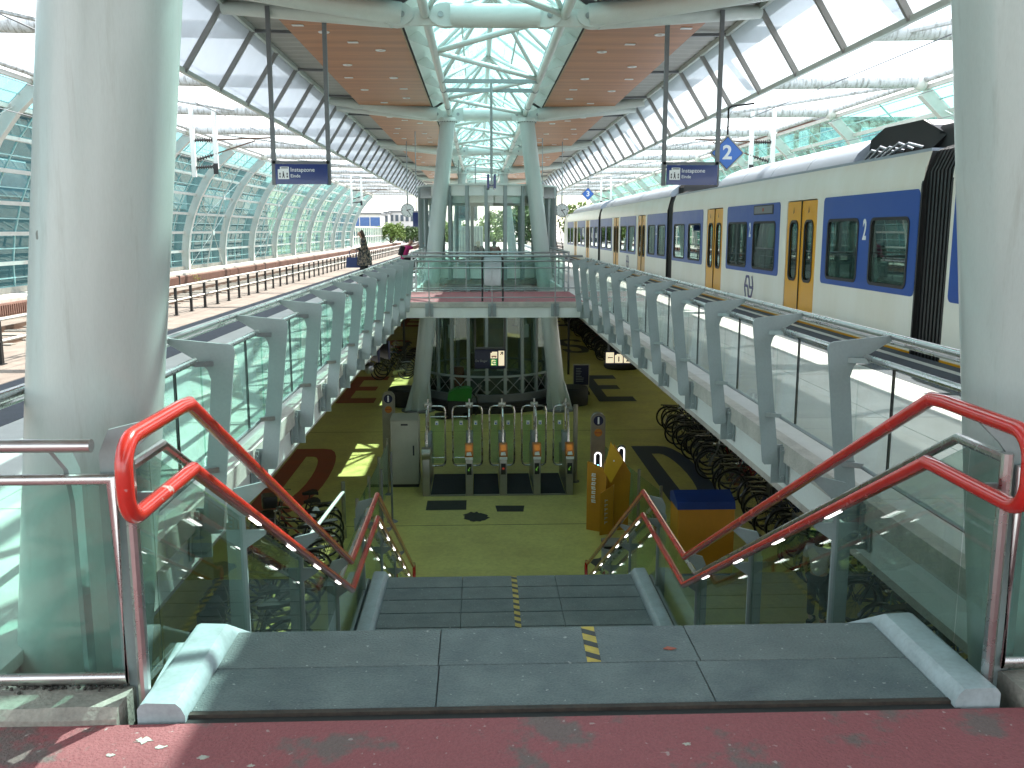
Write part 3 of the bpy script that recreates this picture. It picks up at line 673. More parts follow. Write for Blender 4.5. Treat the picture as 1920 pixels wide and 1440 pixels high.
# chord tubes, ridge, zigzags and pyramid diagonals
LN = {}
for s in (-1, 1): 
    for a, b_ in zip(BEAMS[:-1], BEAMS[1:]):
        MB().tube((s*1.22, a, ZN+.02), (s*1.22, b_, ZN+.02), .085, n=14).build('chord_tube', 'roofsteel', rf_)
        for f in (.62, .87): MB().tube((s*1.22, a+(b_-a)*f, ZN+.02), (s*1.22, a+(b_-a)*f+.04, ZN+.02), .097, n=14).build('joint_ring', 'darksteel', rf_)
MB().tube((0, BEAMS[0], 6.5), (0, BEAMS[-1], 6.5), .075, n=12).build('ridge_tube', 'roofsteel', rf_)
for a, b_ in zip(BEAMS[:-1], BEAMS[1:]):
    q = (b_-a)/4; p = [(1.2 if i % 2 == 0 else -1.2, a+q*i+(.0), ZN+.03) for i in range(5)]
    for i in range(4): MB().tube(p[i], p[i+1], .058, n=10).build('zigzag_tube', 'roofsteel', rf_)
    for i in (1, 3):
        yr = a+q*i+q*.0
        if a < 60:
            MB().ball((0, yr, 6.5), .12, 12, 8).build('ridge_node', 'roofsteel', rf_)
            for s in (-1, 1):
                for dy in (-q, q): MB().tube((s*1.2, yr+dy, ZN+.04), (0, yr, 6.5), .05, n=8, caps=False).build('diagonal', 'roofsteel', rf_)
                MB().tube((s*1.2, yr, ZN+.04), (0, yr, 6.5), .04, n=8, caps=False).build('diagonal', 'roofsteel', rf_)
# roof glazing: sheets from the fascia up to the ridge, with glazing bars
zb0, xb0, za, xa = 5.93, 1.36, 6.95, .0
pane = {}
for s in (-1, 1):
    dx, dz = xa-xb0, za-zb0
    for ai, (a, b_) in enumerate(zip(BEAMS[:-1], BEAMS[1:])):
        n = 6; w_ = (b_-a)/n
        for i in range(n):
            for j in range(2):
                f0, f1 = j/2+.01, (j+1)/2-.01; y0 = a+w_*i+.02; y1 = a+w_*(i+1)-.02
                P = lambda f, y: (s*(xb0+dx*f), y, zb0+dz*f)
                if ai < 7: MB().prism([P(f0, y0), P(f1, y0), P(f1, y1), P(f0, y1)], (s*.008, 0, .01)).build('roof_pane', 'roofglass', rf_, False)
            MB().bar((s*xb0, a+w_*i, zb0), (0, a+w_*i, za), .05, .06).build('glazing_bar', 'roofsteel', rf_)
        MB().bar((s*(xb0+dx/2), a, zb0+dz/2), (s*(xb0+dx/2), b_, zb0+dz/2), .05, .05).build('glazing_bar', 'roofsteel', rf_)
# ceilings
dl_r = MB().lathe([(.05, 0), (.055, -.012), (.105, -.018), (.115, -.008), (.115, 0)], n=20).mesh('downlight', 'signwhite')
dl_l = MB().lathe([(0, -.005), (.05, -.005)], n=16).mesh('lamp_glass', 'galv')
dl_s = MB().bbox(-.11, -.07, -.014, .11, .07, 0, .006).mesh('downlight', 'signwhite')
for s in (-1, 1):
    for a, b_ in zip(BEAMS[:-1], BEAMS[1:]):
        y0, y1 = a+1.25, b_-.30
        lo = [(s*1.82, y0, 5.52), (s*4.05, y0, 5.52), (s*4.05, y1, 5.52), (s*1.82, y1, 5.52)]
        MB().prism(lo, (0, 0, .06)).build('ceiling_panel', 'wood', rf_, False)
        MB().bar((s*1.80, y0, 5.55), (s*1.80, y1, 5.55), .03, .10).build('ceiling_edge', 'tan', rf_, False)
        MB().bar((s*1.765, y0, 5.56), (s*1.765, y1, 5.56), .03, .13).build('shadow_gap', 'gapdark', rf_, False)
        if a < 60:
            L_ = y1-y0
            for u, v in ((.28, .25), (.30, .55), (.28, .85), (.72, .40), (.75, .72), (.7, .1)): inst('downlight', dl_r, rf_, (s*(1.82+2.23*u), y0+L_*v, 5.518))
            for u, v in ((.5, .18), (.25, .70), (.62, .93), (.82, .55), (.88, .05)): inst('downlight', dl_s, rf_, (s*(1.82+2.23*u), y0+L_*v, 5.518))
        # steel fascia plate and brackets between ceiling and chord
        MB().prism([(s*1.73, a+.3, 5.48), (s*1.36, a+.3, 5.72), (s*1.36, b_-.3, 5.72), (s*1.73, b_-.3, 5.48)], (0, 0, .02)).build('fascia', 'roofsteel', rf_)
        for i in range(1, 5):
            y = a+(b_-a)*i/5; MB().prism([(s*1.72, y, 5.44), (s*1.28, y, 5.28), (s*1.28, y, 5.38), (s*1.5, y, 5.60), (s*1.72, y, 5.56)], (0, .03, 0)).build('bracket', 'roofsteel', rf_)
    # ribbed deck, cover above, edge rails, translucent strip
    mb = MB(); prof = []; y = -12.
    n = int((86-y)/.125); 
    for i in range(n+1):
        z = 5.74+(.035 if i % 4 in (0, 1) else 0); prof.append((y+i*.125+(.0), z))
    vs = [(s*x, yy, zz) for yy, zz in prof for x in (3.9, 5.0)]
    mb.add(vs, [(2*i, 2*i+1, 2*i+3, 2*i+2) for i in range(n)]); mb.build('ribbed_deck', 'deckmetal', rf_)
    MB().box(min(s*1.33, s*5.50), -12, 5.80, max(s*1.33, s*5.50), 86, 5.9).build('roof_cover', 'darksteel', rf_)
    e0, e1 = (4.95, 5.70), (5.72, 4.50)
    MB().bar((s*e0[0], -12, e0[1]), (s*e0[0], 86, e0[1]), .07, .10).build('edge_rail', 'roofsteel', rf_)
    MB().bar((s*e1[0], -12, e1[1]), (s*e1[0], 86, e1[1]), .07, .09).build('edge_rail', 'roofsteel', rf_)
    y = -12.0; k = 0; w_ = 2.28
    pm_ = MB().prism([(s*(e0[0]+.03), .04, e0[1]+.03), (s*(e1[0]+.03), .04, e1[1]+.03), (s*(e1[0]+.03), w_-.04, e1[1]+.03), (s*(e0[0]+.03), w_-.04, e0[1]+.03)], (s*.012, 0, .006)).mesh('edge_panel', 'strip', False)
    mu = MB().bar((s*e0[0], 0, e0[1]), (s*e1[0], 0, e1[1]), .10, .07, (0, 1, 0)).mesh('mullion', 'mullion'); mw = MB().bar((s*4.05, 0, 5.66), (s*e0[0], 0, e0[1]-.02), .09, .06).mesh('outrigger', 'darksteel')
    while y < 84:
        inst('edge_panel', pm_, rf_, (0, y, 0)); inst('mullion', mu, rf_, (0, y, 0))
        if k % 2 == 0: inst('outrigger', mw, rf_, (0, y, 0))
        y += w_; k += 1
# sign cross bars in the truss
for y in (23.6, 25.1): MB().bar((-1.2, y, ZN-.02), (1.2, y, ZN-.02), .07, .10).build('cross_bar', 'post', rf_)

# ================================================================= ROUND GLASS PAVILION (both levels)
pv = thing('glass_pavilion', 'round glass pavilion rising from the dark lower hall through the deck', 'pavilion', (0, 32.25, FL))
def ringband(r0, r1, z0, z1, name, m, a0=0, a1=2*math.pi): return MB().lathe([(r0, z0), (r1, z0), (r1, z1), (r0, z1), (r0, z0)], n=48, a0=a0, a1=a1).build(name, m, pv)
Rp = 2.35; z_ = lambda z: z-FL
ringband(0, Rp+.42, 0, .17, 'plinth', 'plinth'); ringband(Rp-.1, Rp+.30, .17, .34, 'plinth_step', 'plinth'); ringband(Rp-.08, Rp+.12, .34, .58, 'base_ring', 'darksteel')
ringband(Rp-.05, Rp+.05, z_(-3.25), z_(-3.19), 'mid_rail', 'post'); ringband(Rp-.2, Rp-.02, z_(-1.15), z_(-.45), 'ceiling_band', 'whitepaint'); ringband(0, Rp-.2, z_(-.55), z_(-.4), 'ceiling', 'signwhite')
ringband(0, Rp, z_(-.14), z_(0), 'floor_slab', 'concrete'); ringband(Rp-.06, Rp-.02, z_(0.05), z_(.48), 'dado_panel', 'whitepaint'); ringband(Rp-.05, Rp+.05, z_(.49), z_(.55), 'sill_rail', 'post')
ringband(Rp-.08, Rp+.02, z_(2.72), z_(3.04), 'head_panel', 'whitepaint'); ringband(Rp-.3, Rp-.15, z_(2.50), z_(2.72), 'head_ring', 'wallwhite'); ringband(0, Rp+.08, z_(3.04), z_(3.10), 'roof_disc', 'roofsteel')
ringband(Rp-.05, Rp+.05, z_(.79), z_(.83), 'transom', 'post')
na = 24
mul = MB().bar((Rp, 0, .5), (Rp, 0, z_(-.3)), .10, .09, (1, 0, 0)).mesh('mullion', 'post'); mu2 = MB().bar((Rp+.01, 0, z_(0)), (Rp+.01, 0, z_(3.04)), .11, .12, (1, 0, 0)).mesh('mullion', 'post')
h = R(360/na/2)*.92; pl = MB().prism([(Rp*math.cos(-h)-.02, Rp*math.sin(-h), .58), (Rp*math.cos(h)-.02, Rp*math.sin(h), .58), (Rp*math.cos(h)-.02, Rp*math.sin(h), z_(-.45)), (Rp*math.cos(-h)-.02, Rp*math.sin(-h), z_(-.45))], (.012, 0, 0)).mesh('glass_pane', 'glassdark', False)
pu = MB().prism([(Rp*math.cos(-h)-.02, Rp*math.sin(-h), z_(.55)), (Rp*math.cos(h)-.02, Rp*math.sin(h), z_(.55)), (Rp*math.cos(h)-.02, Rp*math.sin(h), z_(2.72)), (Rp*math.cos(-h)-.02, Rp*math.sin(-h), z_(2.72))], (.012, 0, 0)).mesh('glass_pane', 'glassclear', False)
xb = MB()
for a_, c_ in ((-1, 1), (1, -1)): xb.tube((Rp*math.cos(h)+.0, a_*Rp*math.sin(h)*.9, .62), (Rp*math.cos(h), c_*Rp*math.sin(h)*.9, z_(-3.27)), .014, n=6)
for a_ in (-1, 1):
    for zz in (.66, z_(-3.32)): xb.disc((Rp*math.cos(h)+.01, a_*Rp*math.sin(h)*.82, zz), .04, .02, 'x', 8)
xbm = xb.mesh('cross_brace', 'galv')
for i in range(na):
    q = 2*math.pi*i/na+R(-1.5)
    for nm, me, f in (('mullion', mul, 0), ('mullion', mu2, 0), ('glass_pane', pl, .5), ('glass_pane', pu, .5), ('cross_brace', xbm, .5)):
        inst(nm, me, pv, (0, 0, 0), (0, 0, q+f*2*math.pi/na+R(90)))
for s in (-1, 1): MB().bbox(min(s*1.75, s*2.25), -1.45, z_(2.66), max(s*1.75, s*2.25), -.9, z_(3.03), .02).build('equipment_box', 'galv', pv)
# what stands inside the lower room
t = thing('counter', 'dark service counter with papers inside the round pavilion', 'counter', (0, 32.3, FL+.1))
MB().bbox(-1.3, -.9, 0, 1.3, -.3, 1.05, .02).build('desk', 'darksteel', t); MB().box(-.5, -.8, 1.05, -.1, -.5, 1.06).build('paper', 'signwhite', t); MB().box(.3, -.85, 1.05, .7, -.55, 1.065).build('paper', 'signwhite', t)
MB().bbox(-.15, .9, 0, .75, 1.3, 2.9, .02).build('back_panel', 'wallwhite', t)
t = tag(MB().bbox(-.7, 32.6, FL+1.0, -.3, 33.0, FL+1.6, .03).build('monitor', 'rubber'), 'black screen on the counter inside the round pavilion', 'monitor')
t = tag(MB().bbox(-1.35, 31.3, FL+.17, -.85, 31.7, FL+1.3, .04).build('vending_unit', 'bikered'), 'dark red cabinet inside the round pavilion at its left', 'cabinet')
for x, q in ((-1.28, -33), (1.25, 33)):
    y = 32.25-2.27*math.cos(R(q)); xx = 2.27*math.sin(R(q))
    o = MB().box(-.14, -.006, -.2, .14, .006, .24).build('poster', 'signwhite'); o.location = (xx, y, -1.75); o.rotation_euler = (0, 0, R(q)); tag(o, f'white paper notice taped inside the pavilion glass at its {"left" if x<0 else "right"}', 'poster')
for s in (-1, 1):
    t = MB().lathe([(0, 0), (.55, 0), (.55, .55), (.5, .62), (0, .62)], (s*2.95, 31.2, FL), 24).build('round_seat', 'plinth'); tag(t, f'dark round seat on the yellow floor behind the {"left" if s<0 else "right"} leaning column', 'seat')
    t = MB().bar((s*3.45, 37.8, FL), (s*3.45, 37.8, -.5), .09, .09).build('support_post', 'rubber'); tag(t, f'thin black post on the lower floor {"left" if s<0 else "right"} of the pavilion', 'post')
t = MB().lathe([(0, 0), (.75, 0), (.8, .08), (.75, .4), (0, .42)], (6.0, 39.6, FL), 24).build('round_seat', 'plinth'); tag(t, 'low dark round seat under the platform number sign at the right', 'seat')

# ================================================================= ARCHED GLASS WALLS beyond the tracks
ARC = [(16.3, -.5), (16.28, .5), (16.14, 1.5), (15.85, 2.5), (15.42, 3.5), (14.88, 4.45), (14.25, 5.25), (13.5, 5.95)]
RY = [-.3+7.2*k for k in range(0, 17)]
def archwall(s):
    t = thing('arched_glass_wall', f'long curved glass wall with white steel ribs beyond the {"left" if s<0 else "right"} track', 'glass wall')
    X = lambda v: s*v
    def off(d):
        out = []
        for i, p in enumerate(ARC):
            a = ARC[max(0, i-1)]; c = ARC[min(len(ARC)-1, i+1)]; tx, tz = c[0]-a[0], c[1]-a[1]; l = math.hypot(tx, tz); out.append((p[0]-d*tz/l, p[1]+d*tx/l))
        return out
    inn, out = off(.33), off(-.08)
    poly = [(X(a), 0, z) for a, z in inn]+[(X(a), 0, z) for a, z in reversed(out)]
    rb = MB().prism(poly, (0, .05, 0))
    # flange along the inner edge
    fl = [(X(a), z) for a, z in inn]
    for (a, za_), (c, zc) in zip(fl[:-1], fl[1:]): rb.bar((a, .025, za_), (c, .025, zc), .26, .04, (0, 1, 0) if False else (s, 0, 0))
    rm = rb.mesh('rib', 'ribsteel')
    ft = MB().prism([(X(16.55), -.12, -.5), (X(15.95), -.12, -.5), (X(16.05), -.12, -.42), (X(16.5), -.12, -.42)], (0, .3, 0)).mesh('foot', 'ribsteel')
    for y in RY: inst('rib', rm, t, (0, y, 0)); inst('foot', ft, t, (0, y, 0))
    for i, (a, z) in enumerate(ARC):
        if i == 0: continue
        MB().bar((X(a), RY[0], z), (X(a), RY[-1], z), .09, .13).build('purlin', 'wallwhite', t)
    MB().tube((X(13.35), RY[0], 6.15), (X(13.35), RY[-1], 6.15), .10, n=12).build('eaves_tube', 'tubedirty', t)
    MB().box(min(X(16.2), X(16.7)), RY[0], -.5, max(X(16.2), X(16.7)), RY[-1], -.3).build('wall_base', 'concrete_light', t)
    gm = 'glassteal' if s < 0 else 'glasspale'
    meshes = []; bars = MB(); barm = MB(); stuff = MB()
    ncol = 4 if s < 0 else 2
    for i, (p, q) in enumerate(zip(ARC[:-1], ARC[1:])):
        w_ = 7.2/ncol; g = .02
        meshes.append(MB().prism([(X(p[0]+.06), g, p[1]), (X(q[0]+.06), g, q[1]), (X(q[0]+.06), w_-g, q[1]), (X(p[0]+.06), w_-g, p[1])], (s*.012, 0, 0)).mesh('glass_pane', gm, False))
        barm.bar((X((p[0]+q[0])/2+.05), 0, (p[1]+q[1])/2), (X((p[0]+q[0])/2+.05), 7.2, (p[1]+q[1])/2), .035, .035)
        for c in range(1, ncol): barm.bar((X(p[0]+.05), w_*c, p[1]), (X(q[0]+.05), w_*c, q[1]), .04, .04)
    bm_ = barm.mesh('glazing_bars', 'glazingbar')
    for k, y in enumerate(RY[:-1]):
        inst('glazing_bars', bm_, t, (0, y, 0))
        for i, me in enumerate(meshes):
            for c in range(ncol):
                if 3 <= k <= 12 or s > 0:
                    if s > 0 and i < 3: continue
                    inst('glass_pane', me, t, (0, y+7.2/ncol*c, 0))
        if not (3 <= k <= 12) and s < 0 or s > 0:
            for i, (p, q) in enumerate(zip(ARC[:-1], ARC[1:])):
                if s < 0 or i < 3: stuff.prism([(X(p[0]+.06), y+.05, p[1]), (X(q[0]+.06), y+.05, q[1]), (X(q[0]+.06), y+7.15, q[1]), (X(p[0]+.06), y+7.15, p[1])], (s*.012, 0, 0))
    struct(stuff.build('glazing', gm, t, False), 'stuff')
    # diagonal bracing rods with star nodes in alternate bays
    sp = MB()
    for j in range(8): 
        q = 2*math.pi*j/8; r = .24 if j % 2 == 0 else .12
        sp.v.append((0, r*math.cos(q+R(45)), r*math.sin(q+R(45))))
    star = MB(); pts = sp.v[:]; star.prism([(X(.0), p[1], p[2]) for p in pts], (s*.04, 0, 0)); stm = star.mesh('star_node', 'whitepaint')
    rod = MB(); 
    IN = [(p[0]-.5, p[1]) for p in ARC]
    pp = [IN[0], IN[2], IN[4], IN[7]]
    rod.pipe([(X(IN[0][0]+.3), 3.6, IN[0][1]), (X(IN[2][0]), 3.6, IN[2][1]), (X(IN[4][0]), 3.6, IN[4][1]), (X(IN[6][0]+.1), 3.6, IN[6][1])], .035, 6)
    for y0, i0, y1, i1 in ((3.6, 2, .1, 4), (3.6, 2, 7.1, 4), (3.6, 4, .1, 2), (3.6, 4, 7.1, 2), (3.6, 4, .1, 6), (3.6, 4, 7.1, 6), (3.6, 2, .1, 0), (3.6, 2, 7.1, 0)):
        rod.tube((X(IN[i0][0]), y0, IN[i0][1]), (X(ARC[i1][0]-.2), y1, ARC[i1][1]), .014, n=5)
    rodm = rod.mesh('brace_rods', 'ribsteel')
    for k in (2, 3, 5, 7, 9, 11, 13):
        inst('brace_rods', rodm, t, (0, RY[k], 0))
        for i in (2, 4): inst('star_node', stm, t, (X(IN[i][0]-.06), RY[k]+3.6, IN[i][1]))
    # roof over the track: struts from the eaves tube back to the station roof
    for k, y in enumerate(RY[1:], 1):
        MB().tube((X(13.35), y+.02, 6.12), (X(5.3), y+.02, 5.98), .19, n=14).build('cross_tube', 'tubedirty', t)
        hd = MB().ball((X(13.3), y+.02, 6.1), .26, 12, 8); hd.bar((X(13.6), y+.02, 5.9), (X(13.2), y+.02, 6.35), .16, .1); hd.build('tube_head', 'whitepaint', t)
        if k % 2 == 0 and k < 15: MB().tube((X(13.35), y, 6.1), (X(9.4), y+7.2, 6.06), .07, n=8).build('wind_brace', 'tubedirty', t)
    return t
mat('glazingbar', (.42, .66, .64), .4)
archwall(-1); archwall(1)
# ================================================================= TRAIN
tr = thing('train', 'white and blue commuter train with yellow doors standing at the right platform', 'train', (0, 0, 0))
XS = 5.46; XC = 6.86; XF = 2*XC-XS
def sidemap(x, d): return lambda u, v, t: V((x+d*t, u, v))
def carriage(y0, y1, doors, blues, wins, disp, nums, logo, nose=0, cover=None):
    holes = [rrect(a, .84, b_, 1.76, .09) for a, b_ in wins]
    dh = [rrect(a-.02, .02, b_+.02, 2.14, .06) for a, b_ in doors]
    for x, d in ((XS, 1), (XF, -1)):
        me = plate([rect(y0, .0, y1, 2.2)]+holes+dh, .05, sidemap(x+d*.03, 1), 'trainwhite'); link('body_side', me, tr)
    # upper body: curved cantrail and roof
    prof = [(XS+.005, 2.2), (XS+.03, 2.42), (XS+.10, 2.62)]
    for sg in (1, -1):
        mb = MB(); fx = lambda x: x if sg > 0 else 2*XC-x
        vs = [(fx(x), y, z) for y in (y0, y1) for x, z in prof+[(XS+.14, 2.60), (XS+.07, 2.40), (XS+.06, 2.2)]]; n = 6
        mb.add(vs, [(i, (i+1) % n, n+(i+1) % n, n+i) for i in range(n)]+[tuple(range(n)), tuple(range(2*n-1, n-1, -1))]); mb.build('cantrail', 'trainwhite', tr)
    MB().box(XS+.10, y0+.02, 2.58, XF-.10, y1-.02, 2.66).build('roof', 'trainroof', tr)
    MB().box(XS+.05, y0, -.12, XF-.05, y1, .0).build('floor', 'traininside', tr)
    MB().box(XS-.012, y0+.05, -.035, XS+.06, y1-.05, -.002).build('sill_strip', 'trainyellow', tr)
    MB().box(XS+.12, y0+.3, -.62, XF-.12, y1-.3, -.12).build('underframe', 'rubber', tr)
    MB().box(XS+.10, y0+.1, 2.30, XF-.10, y1-.1, 2.34).build('inner_ceiling', 'signwhite', tr)
    for a, b_ in blues:
        hs = [rrect(p-.012, .828, q+.012, 1.772, .09) for p, q in wins if p > a and q < b_]
        link('blue_panel', plate([rrect(a, .73, b_, 2.14, .08)]+hs, .006, sidemap(XS+.001, 1), 'trainblue'), tr)
        link('blue_panel', plate([rrect(a, .73, b_, 2.14, .08)]+hs, .006, sidemap(XF-.001, 1), 'trainblue'), tr)
    for a, b_ in wins:
        for x, d in ((XS, 1), (XF, -1)):
            f = link('window', plate([rrect(a-.03, .81, b_+.03, 1.79, .11), rrect(a+.015, .855, b_-.015, 1.745, .08)], .022, sidemap(x+d*.002, 1), 'rubber'), tr)
            link('pane', plate([rrect(a-.01, .83, b_+.01, 1.77, .09)], .01, sidemap(x+d*.02, 1), 'trainglass'), f)
            if x == XS: MB().bar((XS+.06, a, 1.22), (XS+.06, b_, 1.22), .012, .016).build('rail', 'chrome', f)
    # seats seen through the windows, tables between
    sm = MB()
    for a, b_ in wins:
        for xx in (XS+.12, XF-1.12):
            for yy, dr in ((a+.05, 1), (b_-.05, -1)):
                sm.bbox(xx, min(yy, yy+dr*.45), .35, xx+1.0, max(yy, yy+dr*.45), .48, .03); sm.bbox(xx, min(yy, yy+dr*.12), .45, xx+1.0, max(yy, yy+dr*.12), 1.12, .04)
    sm.build('seats', 'seatblue', tr)
    for k, (a, b_) in enumerate(doors):
        mid = (a+b_)/2
        for x, d in ((XS, 1), (XF, -1)):
            for p, q in ((a, mid-.012), (mid+.012, b_)):
                cw = (q-p)
                dd = link('door', plate([rrect(p, .03, q, 2.12, .05), rrect(p+.17, .72, q-.17, 1.76, .12)], .03, sidemap(x+d*.03, 1), 'trainyellow'), tr)
                f = link('window', plate([rrect(p+.14, .69, q-.14, 1.79, .14), rrect(p+.185, .735, q-.185, 1.745, .11)], .02, sidemap(x+d*.014, 1), 'rubber'), dd)
                link('pane', plate([rrect(p+.15, .70, q-.15, 1.78, .13)], .008, sidemap(x+d*.035, 1), 'trainglass'), f)
                if x == XS: 
                    hk = MB().prism([(XS-.001, (p+q)/2-.02, 1.93), (XS-.001, (p+q)/2+.03, 1.90), (XS-.001, (p+q)/2+.01, 1.96), (XS-.001, (p+q)/2+.002, 2.02)], (-.002, 0, 0)); hk.build('mark', 'ink', dd, False)
                    MB().bar((XS+.055, p+.1, 1.2), (XS+.055, q-.1, 1.2), .012, .016).build('rail', 'chrome', dd)
            MB().box(min(x, x+d*.05), mid-.012, .03, max(x, x+d*.05), mid+.012, 2.12).build('door_seal', 'rubber', tr)
    for y, z, sz in nums: text('2', sz, 'signwhite', tr, (XS-.004, y, z), (R(90), 0, R(-90)), 'class_number', .012, 'CENTER', .62)
    for a, b_ in disp:
        f = link('display', plate([rrect(a, 1.92, b_, 2.11, .03)], .008, sidemap(XS-.002, 1), 'rubber'), tr); link('screen', plate([rrect(a+.08, 1.945, b_-.05, 2.09, .02)], .006, sidemap(XS-.006, 1), 'darksteel'), f); link('lit_text', plate([rect((a+b_)/2-.04, 1.985, (a+b_)/2+.06, 2.05)], .004, sidemap(XS-.010, 1), 'letter_red'), f)
    for y, z in logo:
        # hexagonal double-arrow emblem
        H = .46; W_ = .60
        A = [(-.5, 0), (-.3, .5), (0, .5), (.2, .0), (.5, .0), (.5, .12), (.28, .12)]
        th = .07; m2 = MB()
        def stroke(pts):
            for p, q in zip(pts[:-1], pts[1:]): m2.bar((XS-.004, y-p[0]*W_, z+p[1]*H), (XS-.004, y-q[0]*W_, z+q[1]*H), .004, th*.8, (0, 0, 1) if abs(p[1]-q[1]) < .02 else (0, 1, .4))
        stroke([(-.34, -.5), (-.5, 0), (-.32, .46), (-.02, .46), (.12, -.02), (.48, -.02)])
        stroke([(.34, .5), (.5, 0), (.32, -.46), (.02, -.46), (-.12, .02), (-.48, .02)])
        m2.build('emblem', 'logoblue', tr, False)
    if cover:
        a, b_ = cover
        pr_ = [(XS+.12, 2.66), (XS+.2, 2.80), (XS+.38, 2.95), (XS+.65, 3.06), (XC, 3.12)]; pr_ = pr_+[(2*XC-x, z) for x, z in reversed(pr_[:-1])]
        y = a; k = 0
        while y < b_-.3:
            e = min(y+2.05, b_); MB().prism([(x, y+.01, z) for x, z in pr_], (0, e-y-.02, 0)).build('roof_cover', 'trainroof', tr); y = e
def layout(o):
    return dict(doors=[(15.56+o, 17.06+o), (21.62+o, 23.1+o)], blues=[(11.9+o, 15.24+o), (17.46+o, 21.2+o), (23.5+o, 27.2+o)],
                wins=[(12.16+o, 13.34+o), (13.80+o, 15.0+o), (17.72+o, 19.13+o), (19.6+o, 21.05+o), (23.75+o, 25.1+o), (25.6+o, 26.95+o)])
carriage(11.86, 27.25, **layout(0), disp=[(17.85, 19.15)], nums=[(13.56, 1.60, .42), (19.37, 1.60, .40)], logo=[(19.3, .42)], cover=(14.45, 22.8))
carriage(28.0, 43.4, **{k: [(a+16.1, b_+16.1) for a, b_ in v] for k, v in layout(0).items()}, disp=[], nums=[(29.66, 1.6, .40)], logo=[(35.3, .42)], cover=(28.3, 42.6))
carriage(44.1, 60.0, **{k: [(a+32.2, b_+32.2) for a, b_ in v] for k, v in layout(0).items()}, disp=[], nums=[], logo=[], cover=(44.5, 57.5))
carriage(-5.0, 11.12, doors=[(1.0, 2.5)], blues=[(3.0, 11.0)], wins=[(5.6, 7.0), (7.4, 8.8), (9.2, 10.45)], disp=[], nums=[], logo=[], cover=None)
for a, b_ in ((11.12, 11.86), (27.25, 28.0), (43.4, 44.1)):
    mb = MB(); n = 8; w_ = (b_-a)/n
    for i in range(n):
        y = a+w_*i
        for (ya, yb, dx) in ((y, y+w_*.5, .10), (y+w_*.5, y+w_, .05)):
            x0 = XS+dx; pts = [(x0, ya, -.15), (x0, ya, 2.35), (x0+.12, ya, 2.62), (x0+.5, ya, 2.78), (2*XC-x0-.5, ya, 2.78), (2*XC-x0-.12, ya, 2.62), (2*XC-x0, ya, 2.35), (2*XC-x0, ya, -.15)]
            mb.prism(pts, (0, yb-ya, 0))
    mb.build('gangway_bellows', 'bellows', tr)
    for y in (a-.03, b_-.01): MB().prism([(XS+.0, y, -.1), (XS, y, 2.2), (XS+.1, y, 2.62), (XS+.16, y, 2.62), (XS+.07, y, 2.2), (XS+.07, y, -.1)], (0, .04, 0)).build('end_trim', 'rubber', tr)
# cab nose
nb = MB(); pr_ = [(60.0, 0, 2.66), (60.9, .02, 2.62), (61.7, .1, 2.2), (62.2, .3, 1.4), (62.35, .45, .4), (62.3, .45, -.4), (60.0, .0, -.4)]
nb.prism([(XS+.03, y, z) for y, _, z in pr_], (XF-XS-.06, 0, 0)); nb.build('cab', 'trainwhite', tr)
# roof equipment near the bellows, pantograph
eq = MB().prism([(XS+.30, 14.3, 2.66), (XS+.30, 12.35, 2.66), (XS+.40, 12.1, 2.86), (XS+.40, 12.8, 3.12), (XS+.40, 14.0, 3.14), (XS+.32, 14.3, 2.98)], (2.1, 0, 0)); eq.build('roof_equipment', 'rubber', tr)
eq = MB()
for k in range(5): eq.pipe([(XS+.2, 14.2-.2*k, 2.68), (XS+.22, 14.0-.3*k, 2.80+.03*(k % 2)), (XS+.28, 13.6-.28*k, 2.72)], .02, 6)
eq.build('roof_cables', 'chrome', tr)
for y in (12.1, 28.4): MB().bbox(XS+.4, y-.3, 2.66, XF-.4, y+.45, 3.0, .1).build('roof_equipment', 'rubber', tr)
pn = MB(); yq = 11.0
pn.bar((XC-.4, yq, 2.75), (XC-.1, yq+2.0, 3.55), .07, .07); pn.bar((XC+.4, yq, 2.75), (XC+.1, yq+2.0, 3.55), .07, .07); pn.bar((XC-.1, yq+2.0, 3.55), (XC-.5, yq+.3, 4.3), .05, .05); pn.bar((XC+.1, yq+2.0, 3.55), (XC+.5, yq+.3, 4.3), .05, .05)
pn.bar((XC-.85, yq+.3, 4.32), (XC+.85, yq+.3, 4.32), .12, .05); pn.bar((XC-.6, yq-.4, 2.72), (XC-.6, yq+2.4, 2.72), .08, .1); pn.build('pantograph', 'rubber', tr)

